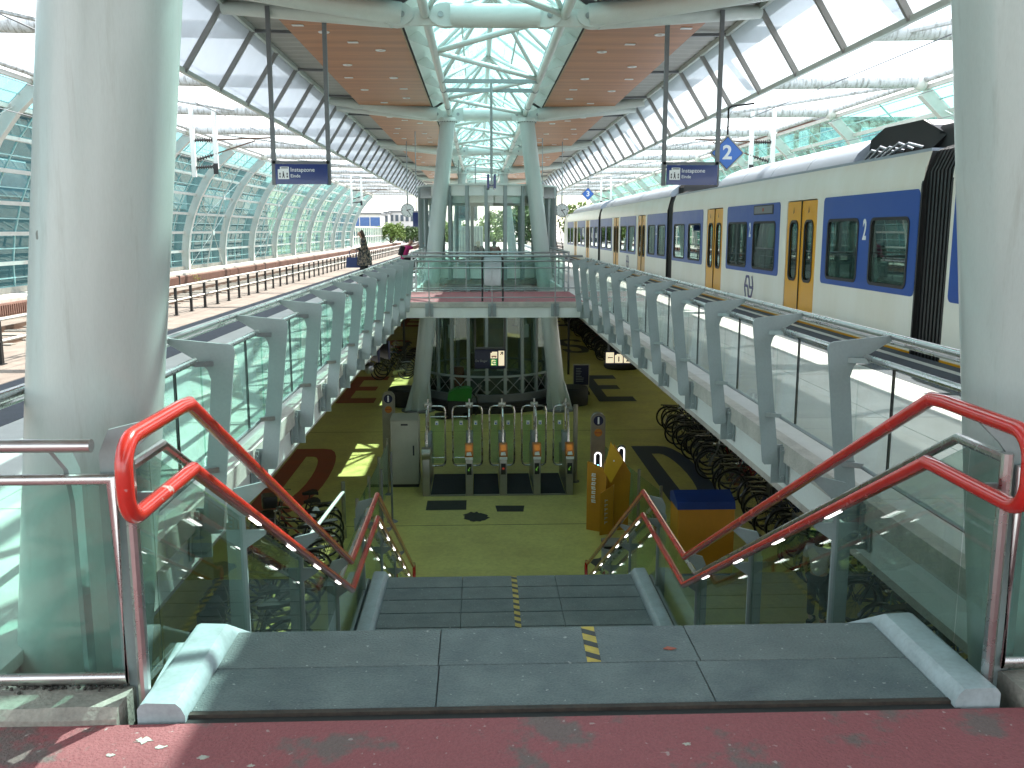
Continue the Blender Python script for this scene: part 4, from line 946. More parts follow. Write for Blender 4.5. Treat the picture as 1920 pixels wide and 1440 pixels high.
# ================================================================= SIGNS AND CLOCKS
def instap(x0, side):
    t = thing('hanging_sign', f'blue Instapzone Einde sign on two grey poles over the {"left" if side<0 else "right"} platform', 'sign', (x0, 17.2, 2.45))
    for x in (0.0, 1.0): MB().bar((x+.02, .02, -.02 if True else 0), (x+.02, .02, 3.1), .075, .07).build('pole', 'darksteel', t)
    MB().bar((0, .02, .385), (1.04, .02, .385), .07, .05).build('cross_bar', 'darksteel', t)
    MB().bbox(.06, -.08, -.01, 1.01, -.02, .35, .006).build('panel', 'signblue', t)
    pg = MB().prism([(.11, -.082, .08), (.31, -.082, .08), (.31, -.082, .30), (.15, -.082, .30), (.15, -.082, .255), (.11, -.082, .255)], (0, -.003, 0)).build('pictogram', 'signwhite', t, False)
    pk = MB()
    for x in (.135, .265):
        for z in (.105, .155): pk.box(x, -.0875, z+.002, x+.022, -.0855, z+.038)
    pk.disc((.207, -.0865, .205), .012, .002, 'y', 10); pk.prism([(.195, -.0855, .188), (.219, -.0855, .188), (.222, -.0855, .145), (.232, -.0855, .10), (.220, -.0855, .10), (.207, -.0855, .135), (.192, -.0855, .10), (.182, -.0855, .10), (.196, -.0855, .145)], (0, -.002, 0))
    pk.box(.17, -.0875, .272, .295, -.0855, .287); pk.build('symbol', 'ink', pg, False)
    text('Instapzone', .105, 'signwhite', t, (.335, -.083, .245), bold=.0006, sx=.97); text('Einde', .082, 'signwhite', t, (.335, -.083, .135), bold=.0006)
    return t
instap(-4.08, -1); instap(3.12, 1)
def diamond(x, y, z, n, label, r=.39):
    t = thing('platform_number_sign', label, 'sign', (x, y, z))
    q = lambda k: [(k, 0, 0), (0, 0, k), (-k, 0, 0), (0, 0, -k)]
    MB().prism([(a, -.02, c) for a, _, c in q(r)], (0, .04, 0)).build('border', 'concrete_light', t, False)
    MB().prism([(a, -.026, c) for a, _, c in q(r*.90)], (0, .052, 0)).build('panel', 'ink', t, False)
    MB().prism([(a, -.030, c) for a, _, c in q(r*.86)], (0, .060, 0)).build('face', 'diamond', t, False)
    text(n, r*1.06, 'signwhite', t, (0, -.031, .0), bold=.012, align='CENTER', sx=1.02)
    MB().pipe([(0, 0, r), (0, 0, r+.55), (.06, 0, r+.6), (.55, -.05, r+.66)], .022, 8).build('bracket', 'rubber', t)
    return t
diamond(5.15, 20.3, 3.28, '2', 'blue diamond platform sign with white 2 beside the right Instapzone sign')
diamond(6.05, 53.5, 3.70, '3', 'distant blue diamond platform sign with white 3 above the train')
def clock(x, y, z, label):
    t = thing('platform_clock', label, 'clock', (x, y, z)); r = .285
    MB().lathe([(0, -.07), (r, -.07), (r+.02, -.05), (r+.02, .05), (r, .07), (0, .07)], n=32, axis='y').build('case', 'galv', t)
    MB().disc((0, -.072, 0), r*.96, .006, 'y', 32).build('dial', 'signwhite', t)
    mk = MB()
    for i in range(12):
        q = R(30*i); mk.bar((r*.78*math.sin(q), -.077, r*.78*math.cos(q)), (r*.9*math.sin(q), -.077, r*.9*math.cos(q)), .004, .035 if i % 3 == 0 else .022, (math.cos(q), 0, -math.sin(q)))
    mk.build('hour_marks', 'ink', t, False)
    for ang, ln, wd in ((72, .55, .035), (146, .82, .026)):
        q = R(ang); MB().bar((-.15*r*math.sin(q), -.081, -.15*r*math.cos(q)), (ln*r*math.sin(q), -.081, ln*r*math.cos(q)), .004, wd, (math.cos(q), 0, -math.sin(q))).build('hand', 'ink', t, False)
    q = R(338); MB().bar((-.2*r*math.sin(q), -.084, -.2*r*math.cos(q)), (.7*r*math.sin(q), -.084, .7*r*math.cos(q)), .004, .008, (math.cos(q), 0, -math.sin(q))).build('second_hand', 'bikered', t, False)
    MB().tube((0, 0, r), (0, 0, r+.35), .04, n=10).build('stem', 'galv', t); MB().tube((0, 0, r+.3), (0, 0, 5.5-z), .022, n=8).build('pole', 'galv', t)
clock(-3.48, 41.5, 2.5, 'round white clock hanging over the left platform'); clock(3.45, 41.5, 2.5, 'round white clock hanging over the right platform')
t = thing('edge_on_sign', 'double blue sign seen edge on, hanging on a grey pole before the pavilion', 'sign', (.03, 24, 2.68))
MB().tube((0, 0, .36), (0, 0, 2.62), .035, n=10).build('pole', 'post', t)
for s in (-1, 1): MB().box(s*.085-.03, -.02, 0, s*.085+.03, .9, .36).build('panel', 'signblue', t)
MB().box(-.06, .0, .06, .06, .9, .10).build('cross_bar', 'signblue', t); MB().tube((0, 0, .08), (0, 0, .4), .03, n=10).build('stem', 'galv', t)
# De Slinger sign under the bridge
t = thing('direction_sign', 'navy De Slinger direction sign with lit pictograms under the footbridge', 'sign', (-.44, 24.3, -2.08))
MB().bar((0, .05, .55), (.84, .05, .55), .06, .05).build('cross_bar', 'darksteel', t)
for x in (.02, .82): MB().bar((x, .05, .5), (x, .05, 1.75), .05, .05).build('pole', 'darksteel', t)
MB().bbox(0, -.04, 0, .84, .04, .52, .006).build('panel', 'signnavy', t)
text('De Slinger', .088, 'galv', t, (.02, -.043, .21), bold=.0015, sx=.88)
p = MB().prism([(.43, -.042, .28), (.61, -.042, .28), (.61, -.042, .46), (.47, -.042, .46), (.47, -.042, .43), (.43, -.042, .43)], (0, -.003, 0)).build('pictogram', 'litcream', t, False)
k = MB().box(.455, -.0475, .315, .59, -.0455, .345); k.box(.455, -.0475, .365, .59, -.0455, .373); k.disc((.475, -.0465, .312), .014, .002, 'y', 8); k.disc((.57, -.0465, .312), .014, .002, 'y', 8); k.build('symbol', 'letter_red', p, False)
p = MB().prism([(.43, -.042, .08), (.61, -.042, .08), (.61, -.042, .262), (.43, -.042, .262)], (0, -.003, 0)).build('pictogram', 'signgreen', t, False)
k = MB().box(.46, -.0475, .10, .575, -.0455, .118); k.box(.46, -.0475, .205, .575, -.0455, .223); k.box(.46, -.0475, .10, .475, -.0455, .223); k.box(.465, -.0475, .238, .545, -.0455, .246); k.prism([(.50, -.0455, .152), (.54, -.0455, .152), (.54, -.0455, .135), (.58, -.0455, .162), (.54, -.0455, .189), (.54, -.0455, .172), (.50, -.0455, .172)], (0, -.002, 0)); k.build('symbol', 'litcream', p, False)
p = MB().prism([(.645, -.042, .08), (.80, -.042, .08), (.80, -.042, .485), (.645, -.042, .485)], (0, -.003, 0)).build('arrow_panel', 'litcream', t, False)
k = MB().bar((.69, -.0465, .375), (.755, -.0465, .44), .003, .022, (1, 0, -1)); k.box(.70, -.0475, .435, .768, -.0455, .455); k.box(.748, -.0475, .375, .768, -.0455, .455); k.build('arrow', 'ink', p, False)
# lit sign 1 2
t = thing('direction_sign', 'dark hanging sign with lit left arrow, 1 and 2 above the right bicycle rows', 'sign', (3.34, 26, -2.24))
MB().bbox(0, -.05, 0, .80, .05, .40, .006).build('panel', 'signnavy', t); MB().bar((.1, 0, .4), (.1, 0, 1.8), .05, .05).build('pole', 'darksteel', t); MB().bar((.7, 0, .4), (.7, 0, 1.8), .05, .05).build('pole', 'darksteel', t)
for i, ch in enumerate('\u21901 2'.replace(' ', '')):
    x = .02+.26*i
    p = MB().prism([(x, -.052, .05), (x+.23, -.052, .05), (x+.23, -.052, .31 if i else .36), (x+.05, -.052, .31 if i else .36), (x+.05, -.052, .28 if i else .36), (x, -.052, .28 if i else .36)], (0, -.003, 0)).build('pictogram', 'litcream', t, False)
    if i: text(ch, .2, 'ink', p, (x+.115, -.056, .155), bold=.006, align='CENTER')
    else:
        k = MB().box(x+.06, -.0575, .195, x+.20, -.0555, .22); k.bar((x+.045, -.0565, .2075), (x+.11, -.0565, .275), .003, .028, (1, 0, 1)); k.bar((x+.045, -.0565, .2075), (x+.11, -.0565, .14), .003, .028, (1, 0, -1)); k.build('arrow', 'ink', p, False)
# small blue signs hanging under the left platform edge
for j, (x, y, z, l) in enumerate(((-2.45, 19.0, -1.14, 'nearer thin navy sign hanging under the left platform edge'), (-2.26, 19.3, -1.12, 'navy sign with white pictogram hanging under the left platform edge'))):
    t = thing('hanging_sign', l, 'sign', (x, y, z), R(28)); MB().bbox(0, 0, 0, .05, .62, .40, .006).build('panel', 'signnavy', t); MB().bar((.025, .3, .4), (.025, .3, .85), .04, .04).build('pole', 'darksteel', t)
    if j: MB().box(.051, .08, .08, .054, .34, .34).build('pictogram', 'signwhite', t)
t = thing('security_camera', 'grey dome camera hanging below the left platform edge', 'camera', (-2.35, 16.6, -.9)); MB().ball((0, 0, 0), (.09, .09, .11), 14, 10).build('dome', 'galv', t); MB().tube((0, 0, .08), (0, 0, .5), .03).build('stem', 'galv', t); MB().lathe([(.1, .06), (.1, .1), (0, .12)], n=16).build('cap', 'rubber', t)

# ================================================================= GATES AND FURNITURE ON THE LOWER FLOOR
GX = [-1.54, -.56, .22, .99, 1.74]
def gate(i, x):
    names = ['leftmost of the five', 'second from left of the five', 'middle one of the five', 'second from right of the five', 'rightmost of the five']
    t = thing('ticket_gate', f'stainless steel ticket gate, {names[i]} before the pavilion', 'ticket gate', (x, 20.1, FL), 0, 'ticket gates in a row')
    MB().bbox(-.085, 0, 0, .085, .30, .92, .01).build('front_cabinet', 'gatesteel', t); MB().bbox(-.07, .30, 0, .07, 1.95, .80, .01).build('body', 'gatesteel', t); MB().bbox(-.085, 1.0, .8, .085, 1.35, 1.25, .02).build('hinge_box', 'post', t)
    if i == 0: MB().lathe([(.0, -.1), (.16, -.1), (.16, .1), (0, .1)], (0, .12, .97), 16, axis='x').build('rounded_head', 'gatesteel', t)
    else:
        rd = MB().prism([(-.095, -.03, .90), (-.095, .22, .90), (-.095, .22, 1.20), (-.095, .10, 1.20), (-.095, -.05, .98)], (.19, 0, 0)).build('card_reader', 'orange', t)
        MB().prism([(-.06, -.024, 1.06), (.06, -.024, 1.06), (.06, .075, 1.17), (-.06, .075, 1.17)], (0, -.004, .003)).build('screen', 'display', rd, False)
        MB().prism([(-.06, -.055, .96), (.06, -.055, .96), (.04, -.035, 1.04), (-.05, -.035, 1.03)], (0, -.004, .003)).build('emblem', 'signwhite', rd, False)
        MB().bbox(-.09, -.055, .86, .09, .0, .92, .01).build('reader_lip', 'signwhite', rd)
        pnl = MB().prism([(-.055, -.002, .50), (.055, -.002, .50), (.055, -.002, .76), (-.055, -.002, .76)], (0, -.004, 0)).build('indicator', 'ink', t, False)
        k = MB(); 
        if i == 2: k.disc((0, -.008, .64), .026, .003, 'y', 14); k.build('stop_light', 'ledred', pnl, False)
        else: k.bar((.022, -.008, .68), (-.018, -.008, .61), .004, .012, (1, 0, 0)); k.box(-.028, -.010, .592, .008, -.007, .606); k.box(-.028, -.010, .592, -.015, -.007, .632); k.build('arrow_light', 'arrowgreen', pnl, False)
    # tall tube hoops with clear flap leaves
    MB().pipe([(0, .35, .85), (0, .45, 1.75), (0, .60, 1.90), (0, 1.15, 1.92)], .025, 10).build('hoop', 'steel', t); MB().tube((0, 1.15, .8), (0, 1.15, 2.05), .022, n=8).build('mast', 'steel', t); MB().bbox(-.09, 1.08, 1.86, .09, 1.22, 1.96, .01).build('mast_head', 'gatesteel', t)
    for s, wd in ((-1, GX[i]-GX[i-1] if i else 0), (1, GX[i+1]-x if i < 4 else 0)):
        if not wd: continue
        w_ = wd/2-.09; X = lambda v: s*v
        f = MB().pipe([(X(.05), 1.15, .42), (X(w_-.08), 1.15, .42), (X(w_-.02), 1.15, .46), (X(w_), 1.15, .54), (X(w_), 1.15, 1.76), (X(w_-.03), 1.15, 1.85), (X(w_-.10), 1.15, 1.88), (X(.05), 1.15, 1.88)], .021, 8).build('flap_frame', 'steel', t)
        MB().box(min(X(.06), X(w_-.03)), 1.145, .48, max(X(.06), X(w_-.03)), 1.155, 1.66).build('flap_glass', 'glass', f, False); MB().box(X(w_*.5)-.04, 1.135, 1.42, X(w_*.5)+.04, 1.142, 1.52).build('sticker', 'signwhite', f)
        MB().disc((X(w_*.5), 1.132, 1.455), .02, .004, 'y', 10).build('pictogram', 'diamond', f)
        if i == 0 and s > 0 or i == 1 and s < 0: MB().tube((X(.05), 1.15, 1.62), (X(w_), 1.15, 1.62), .018, n=8).build('cross_rail', 'steel', f); MB().tube((X(.05), 1.15, .62), (X(w_), 1.15, .62), .014, n=8).build('cross_rail', 'steel', f)
for i, x in enumerate(GX): gate(i, x)
for i in range(4):
    a, b_ = GX[i]+.09, GX[i+1]-.09
    o = MB().box(a, 20.14, FL+.004, b_, 21.95, FL+.022).build('floor_mat', 'mat'); tag(o, f'dark floor mat in the {["first", "second", "third", "fourth"][i]} gate lane from the left', 'mat', 'mats between the ticket gates'); MB().box(a, 20.08, FL+.004, b_, 20.135, FL+.03).build('edge_strip', 'gatesteel', o)
t = thing('end_post', 'dark steel end post right of the ticket gates', 'post', (1.98, 21.2, FL)); MB().tube((0, 0, 0), (0, 0, 1.9), .055, n=14).build('tube', 'gatesteel', t); MB().tube((0, 0, 0), (0, 0, .03), .11, n=14).build('base', 'darksteel', t)
t = thing('cabinet', 'tall grey green steel cabinet left of the ticket gates', 'cabinet', (-2.08, 20.85, FL))
MB().bbox(-.33, 0, .08, .33, .55, 1.62, .012).build('body', 'cabinet', t); MB().bbox(-.29, -.012, .12, .29, .0, 1.56, .006).build('door', 'cabinet', t); MB().bbox(.19, -.02, .78, .225, -.012, 1.02, .004).build('handle', 'ink', t); MB().bbox(-.31, .03, 0, .31, .52, .08, .004).build('plinth', 'rubber', t); MB().prism([(-.34, -.01, 1.62), (.34, -.01, 1.62), (.30, .3, 1.74), (-.30, .3, 1.74)], (0, .26, -.05)).build('sloped_top', 'cabinet', t); MB().box(-.08, -.014, 1.50, .08, -.0125, 1.54).build('plate', 'ink', t)
def info_post(x, y, label, ring):
    t = thing('info_post', label, 'information post', (x, y, FL)); w_ = .15; Z = 2.2
    lp = [(-w_, 0), (w_, 0)]+[(w_*math.cos(R(a)), Z-w_+w_*math.sin(R(a))) for a in range(0, 181, 15)]
    MB().prism([(a, -.07, z) for a, z in lp], (0, .14, 0)).build('body', 'gatesteel', t)
    d = MB().disc((0, -.073, Z-.17), .105, .008, 'y', 24).build('roundel', 'signnavy', t); text('i', .21, 'signwhite', d, (0, -.078, Z-.17), bold=.009, align='CENTER')
    d = MB().disc((0, -.073, Z-.43), .085, .008, 'y', 24).build('roundel', 'orange', t); k = MB().box(-.06, -.079, Z-.44, .06, -.077, Z-.42); k.prism([(-.075, -.077, Z-.43), (-.04, -.077, Z-.455), (-.04, -.077, Z-.405)], (0, -.002, 0)); k.prism([(.075, -.077, Z-.43), (.04, -.077, Z-.455), (.04, -.077, Z-.405)], (0, -.002, 0)); k.build('emblem', 'letter_red', d, False)
    if ring: loop_panel(t, 0, .97)
    return t
def loop_panel(t, x, zc):
    a = [(x+.062*math.cos(R(q)), -.078, zc+.30+.062*math.sin(R(q))) for q in range(0, 181, 20)]+[(x+.062*math.cos(R(q)), -.078, zc-.30+.062*math.sin(R(q))) for q in range(180, 361, 20)]
    MB().pipe(a, .014, 8, closed=True).build('light_ring', 'litring', t); MB().prism([(x+.05*math.cos(R(q)), -.071, zc+(.29 if q <= 180 else -.29)+.05*math.sin(R(q))) for q in range(0, 360, 20)], (0, -.006, 0)).build('panel', 'ink', t)
    for dz, m in ((.08, 'ledblue'), (-.06, 'ledred'), (-.2, 'ledgreen')): MB().disc((x, -.08, zc+dz), .026, .006, 'y', 14).build('lamp', m, t)
info_post(-2.50, 21.5, 'slim grey information post with i roundel, left of the grey cabinet', False); info_post(2.20, 18.8, 'slim grey information post with i roundel and white light ring at the right', True)
t = thing('card_validator', 'narrow card validator with white light ring behind the yellow kiosk', 'card validator', (2.78, 19.2, FL), R(-12)); MB().bbox(-.09, -.07, 0, .09, .07, 1.38, .05).build('body', 'gatesteel', t); loop_panel(t, 0, .98)
# glass barrier rows either side of the gate area
def barrier(pts, label):
    t = thing('glass_barrier', label, 'barrier', (pts[0][0], pts[0][1], FL)); o = V((pts[0][0], pts[0][1], 0))
    pp = [V((a, b_, 0))-o for a, b_ in pts]
    for p in pp: MB().tube((p.x, p.y, 0), (p.x, p.y, 1.32), .03, n=10).build('post', 'gatesteel', t); MB().lathe([(0, .03), (.06, .03), (.10, 0)], (p.x, p.y, 0), 14).build('foot', 'darksteel', t)
    for p, q in zip(pp[:-1], pp[1:]):
        d = (q-p).normalized()*.05; n = V((-d.y, d.x, 0)).normalized()*.01
        MB().prism([p+d+V((0, 0, .12)), q-d+V((0, 0, .12)), q-d+V((0, 0, 1.2)), p+d+V((0, 0, 1.2))], n).build('glass_pane', 'glassgreen', t, False)
barrier([(-2.43, 20.3), (-2.44, 18.6), (-2.47, 17.1), (-2.5, 15.6)], 'glass barrier on grey posts along the left side of the gate area')
barrier([(2.42, 20.6), (2.62, 18.9), (2.85, 17.4), (3.05, 16.2), (2.1, 13.9)], 'glass barrier on grey posts along the right side behind the kiosk')
for x, y in ((-2.0, 17.3), (-2.05, 15.9)):
    t = thing('stanchion', f'thin stanchion on round foot left of the stairs, {"farther" if y>16.5 else "nearer"} one', 'stanchion', (x-.15, y+1.0, FL)); MB().tube((0, 0, 0), (0, 0, 1.5), .022, n=8).build('pole', 'darksteel', t); MB().lathe([(0, .05), (.05, .04), (.12, 0)], n=16).build('foot', 'darksteel', t)
# yellow folded kiosk with white lettering
t = thing('yellow_kiosk', 'yellow ticket kiosk of folded panels with a pointed top beside the right stairs', 'kiosk', (1.84, 17.55, FL))
MB().prism([(.0, .1, 0), (.0, .1, 1.42), (.36, -.12, 1.30), (.36, -.12, 0)], (.03, .05, 0)).build('side_panel', 'kiosk', t, False)
MB().prism([(.22, -.28, 0), (.22, -.28, .86), (.50, -.16, 1.0), (.50, -.16, 0)], (.03, .08, 0)).build('front_panel', 'kiosk', t, False)
MB().prism([(.36, -.02, 0), (.84, .06, 0), (.88, .06, 1.18), (.58, .0, 1.72), (.36, -.02, 1.30)], (0, .34, 0)).build('tall_panel', 'kiosk', t, False)
MB().prism([(.30, -.20, 1.28), (.44, -.22, 1.06), (.70, -.12, 1.48), (.44, -.10, 1.86)], (.0, .03, .01)).build('diamond_flap', 'kiosk_b', t, False)
k = MB(); rnd = random.Random(8)
for i in range(7):
    for q in range(2): k.box(.10+rnd.uniform(-.01, .03), .0, .62+.09*i+.04*q, .17+rnd.uniform(0, .02), .012, .62+.09*i+.04*q+.022)
    k.box(.10, .0, .62+.09*i, .118, .012, .68+.09*i)
o_ = k.build('lettering', 'signwhite', t, False); o_.location = (-.01, -.012, 0); o_.rotation_euler = (0, 0, R(-31))
k = MB()
for i in range(6):
    k.box(-.035, 0, .22+.09*i, -.02, .008, .28+.09*i); k.box(-.035, 0, .25+.09*i, .03, .008, .268+.09*i)
o_ = k.build('lettering', 'concrete_light', t, False); o_.location = (.355, -.235, 0); o_.rotation_euler = (0, 0, R(23))
MB().disc((.50, -.165, 1.5), .015, .02, 'y', 10).build('rivet', 'signwhite', t); MB().box(.66, .05, 1.30, .71, .056, 1.36).build('sticker', 'signwhite', t)
t = thing('ticket_machine', 'boxy yellow ticket machine with blue sloped top, seen from behind right of the stairs', 'ticket machine', (3.62, 15.05, FL))
MB().bbox(-.50, 0, .04, .50, .62, 1.22, .012).build('body', 'kiosk', t); MB().prism([(-.51, -.01, 1.22), (-.51, .63, 1.22), (-.51, .63, 1.38), (-.51, .40, 1.46), (-.51, .05, 1.34)], (1.02, 0, 0)).build('top', 'kioskblue', t); MB().box(-.47, .03, 0, .47, .58, .04).build('base', 'rubber', t)
t = thing('waste_bin', 'grey open topped waste bin at the foot of the right stair railing', 'bin', (1.92, 14.4, FL)); MB().bbox(-.2, -.15, 0, .2, .15, .8, .02).build('body', 'post', t); MB().bbox(-.21, -.16, .86, .21, .16, .90, .01).build('lid', 'galv', t); MB().box(-.19, -.14, .8, .19, .14, .86).build('opening', 'ink', t)
# A-board
t = thing('display_board', 'dark blue display board on a wheeled base beside the blue letter E', 'display board', (3.47, 33.2, FL))
MB().bbox(-.31, -.25, .0, .31, .25, .10, .02).build('base', 'rubber', t); MB().bbox(-.30, -.04, .22, .30, .04, 1.12, .01).build('frame', 'cabinet', t); MB().box(-.27, -.046, .34, .27, -.041, 1.08).build('poster', 'signnavy', t)
for x in (-.22, .22): MB().box(x-.02, -.02, .08, x+.02, .02, .24).build('leg', 'rubber', t)
k = MB(); rnd = random.Random(4)
for i in range(9): k.box(-.2, -.049, .95-.06*i, -.2+rnd.uniform(.15, .32), -.0465, .965-.06*i)
k.build('print', 'kerbpaint', t, False)
# scrubber
t = thing('floor_scrubber', 'green and black walk behind floor scrubber parked at the pavilion base', 'floor scrubber', (-.95, 28.9, FL))
MB().prism([(-.40, -.25, .62), (.36, -.25, .58), (.40, -.25, .95), (.30, -.25, 1.02), (-.10, -.25, 1.0), (-.36, -.25, .86)], (0, .5, 0)).build('tank', 'green', t); MB().bbox(-.42, -.27, .14, .40, .27, .6, .05).build('body', 'rubber', t); MB().lathe([(0, .02), (.30, .02), (.30, .14), (0, .2)], (-.52, 0, 0), 20).build('brush_deck', 'rubber', t)
for y in (-.24, .24): MB().disc((.22, y, .12), .12, .06, 'y', 18).build('wheel', 'tyre', t)
MB().pipe([(.38, .0, .6), (.62, 0, .95), (.70, 0, 1.05), (.60, 0, 1.12)], .025, 8).build('handle', 'darksteel', t); MB().pipe([(.35, -.1, .9), (.55, -.15, .7), (.60, -.1, .25), (.5, 0, .1)], .03, 8).build('hose', 'rubber', t); MB().pipe([(-.05, 0, 1.0), (.0, 0, 1.05), (.06, 0, 1.0)], .012, 6).build('filler_lid', 'ink', t)
# ================================================================= BICYCLES
def wheel_mesh():
    n = 22; mb = MB(); r = .335
    mb.pipe([(r*math.cos(2*math.pi*i/n), 0, r*math.sin(2*math.pi*i/n)) for i in range(n)], .02, 6, closed=True); return mb.mesh('tyre', 'tyre')
def rim_mesh():
    n = 22; mb = MB(); r = .312
    mb.pipe([(r*math.cos(2*math.pi*i/n), 0, r*math.sin(2*math.pi*i/n)) for i in range(n)], .010, 4, closed=True)
    for i in range(14):
        q = 2*math.pi*i/14; mb.bar((.02*math.cos(q+1), .02*(-1)**i, .02*math.sin(q+1)), (r*math.cos(q), 0, r*math.sin(q)), .003, .003)
    mb.tube((0, -.045, 0), (0, .045, 0), .022, n=8); return mb.mesh('wheel', 'bikegrey')
TY, RM = wheel_mesh(), rim_mesh()
def frame_mesh(m, lady):
    f = MB(); bb = (.46, 0, .29); rear = (0, 0, .345); front = (1.08, 0, .345); hd0, hd1 = (.84, 0, .86), (.87, 0, .74); st_ = (.32, 0, .80)
    f.tube(bb, st_, .017, n=7); f.tube(bb, hd1, .020, n=7); f.tube(hd0, hd1, .02, n=7)
    f.tube((.37, 0, .62) if lady else (.335, 0, .76), hd0 if not lady else hd1, .016, n=7)
    for y in (-.06, .06): f.tube((bb[0], y*.5, bb[2]), (0, y, .345), .010, n=5); f.tube((.335, y*.3, .76), (0, y, .345), .009, n=5); f.pipe([hd1, (.905, y*.7, .68), (1.08, y, .345)], .012, 5)
    return f.mesh('frame', m)
def bar_mesh(kind):
    h = MB(); h.tube((.84, 0, .85), (.82, 0, 1.02), .013, n=6)
    if kind: h.pipe([(.60, -.28, .98), (.74, -.30, 1.0), (.86, -.16, 1.05), (.82, 0, 1.03), (.86, .16, 1.05), (.74, .30, 1.0), (.60, .28, .98)], .012, 6)
    else: h.pipe([(.78, -.30, 1.03), (.82, 0, 1.03), (.78, .30, 1.03)], .012, 6)
    return h.mesh('handlebar', 'chrome')
SADL = MB().prism([(.12, -.10, .93), (.20, -.11, .95), (.38, -.03, .93), (.42, 0, .93), (.38, .03, .93), (.20, .11, .95), (.12, .10, .93)], (0, 0, .055)).tube((.32, 0, .78), (.27, 0, .93), .013, n=6).mesh('saddle', 'rubber')
def guard_mesh(cx, a0, a1): 
    mb = MB(); n = 10; vs = []
    for i in range(n+1):
        q = R(a0+(a1-a0)*i/n)
        for y in (-.028, .028): vs.append((cx+.365*math.cos(q), y, .345+.365*math.sin(q)))
    return mb.add(vs, [(2*i, 2*i+1, 2*i+3, 2*i+2) for i in range(n)]).mesh('mudguard', 'bikeblack')
GD1, GD2 = guard_mesh(0, 20, 190), guard_mesh(1.08, 30, 190)
CRK = MB().disc((.46, .05, .29), .09, .008, 'y', 12).bar((.46, .06, .29), (.56, .06, .15), .02, .012).bar((.46, -.06, .29), (.36, -.06, .43), .02, .012).box(.50, .06, .14, .62, .15, .165).bar((.46, .05, .36), (.02, .05, .39), .012, .05).mesh('crank', 'bikegrey')
RACK = MB().bar((.28, 0, .72), (-.22, 0, .73), .12, .012).bar((-.15, -.05, .72), (0, -.06, .345), .012, .012).bar((-.15, .05, .72), (0, .06, .345), .012, .012).mesh('luggage_rack', 'bikeblack')
BSK = MB()
BSK.bbox(.90, -.17, .78, 1.18, .17, 1.0, .03); BSK = BSK.mesh('crate', 'bikeblack')
FRM = [(frame_mesh(m, l), bar_mesh(k)) for m, l, k in (('bikeblack', 0, 1), ('bikeblack', 1, 1), ('bikegrey', 0, 0), ('bikegreen', 1, 1), ('bikered', 1, 0), ('bikeblue', 0, 0))]
LAMP = MB().ball((.95, 0, .86), .04, 8, 6).mesh('lamp', 'chrome')
def bike(x, y, rz, label, group, rnd, kind=None, tilt=0, detail=True):
    k = rnd.choice((0, 0, 0, 1, 1, 1, 2, 3, 5, 5, 4)) if kind is None else kind
    t = thing('bicycle', label, 'bicycle', (x, y, FL), rz, group); t.rotation_euler = (tilt, 0, rz)
    inst('frame', FRM[k][0], t); inst('handlebar', FRM[k][1], t, (.0, 0, 0)); inst('saddle', SADL, t)
    for cx in (0, 1.08): w_ = inst('wheel', RM, t, (cx, 0, .345), (0, rnd.uniform(0, 1), 0)); inst('tyre', TY, w_)
    inst('mudguard', GD1, t); inst('mudguard', GD2, t)
    if detail:
        inst('crank', CRK, t); inst('luggage_rack', RACK, t); inst('lamp', LAMP, t)
        if rnd.random() < .3: inst('crate', BSK, t)
    return t
KN = ('black', 'black', 'grey', 'green', 'red', 'blue'); ORD = ['nearest', 'second', 'third', 'fourth', 'fifth', 'sixth', 'seventh', 'eighth', 'ninth', 'tenth', 'farthest']
rnd = random.Random(21)
y = 10.2
while y < 27.4: 
    fl_ = rnd.random() < .72; a_ = rnd.uniform(-15, 15); bike((5.46 if fl_ else 6.50)+rnd.uniform(-.16, .16), y, R((0 if fl_ else 180)+a_), 'dark bicycle packed in the near right row under the platform', 'bicycles in the near right row', rnd, tilt=R(rnd.uniform(-9, 9))); y += rnd.uniform(.30, .46)
y = 40.6
while y < 62:
    bike(5.62+rnd.uniform(-.18, .18), y, R(rnd.uniform(-15, 15)), 'dark bicycle packed in the far right row beyond the gap', 'bicycles in the far right row', rnd, tilt=R(rnd.uniform(-6, 6)), detail=False); y += rnd.uniform(.38, .46)
kk = [0, 2, 1, 5, 0, 3, 1, 2, 0, 4, 1]
for k in range(11):
    bike(-3.0+rnd.uniform(-.15, .15)-.10*k*.3, 12.0+.53*k, R(200+rnd.uniform(-14, 14)), f'{KN[kk[k]]} bicycle, {ORD[k]} in the cluster left below the stairs', 'bicycles left below the stairs', rnd, kk[k], R(rnd.uniform(-8, 8)))
for k in range(7): bike(-3.35+rnd.uniform(-.1, .1), 36.8+.75*k, R(190+rnd.uniform(-12, 12)), f'{KN[kk[k]]} bicycle, {ORD[k]} of those beyond the left leaning column', 'bicycles beyond the left column', rnd, kk[k], tilt=R(rnd.uniform(-6, 6)))
# slim leaning rail of the left cycle stand
t = thing('cycle_stand', 'pale sloping tube of the cycle stand left below the stairs', 'cycle stand', (-3.0, 17.3, FL))
MB().tube((0, 0, .95), (-.75, -4.2, .35), .035, n=10).build('rail', 'ribsteel', t); MB().tube((0, 0, 0), (0, 0, 1.15), .04, n=10).build('post', 'gatesteel', t); MB().tube((-.75, -4.2, 0), (-.75, -4.2, .4), .04, n=10).build('post', 'gatesteel', t)

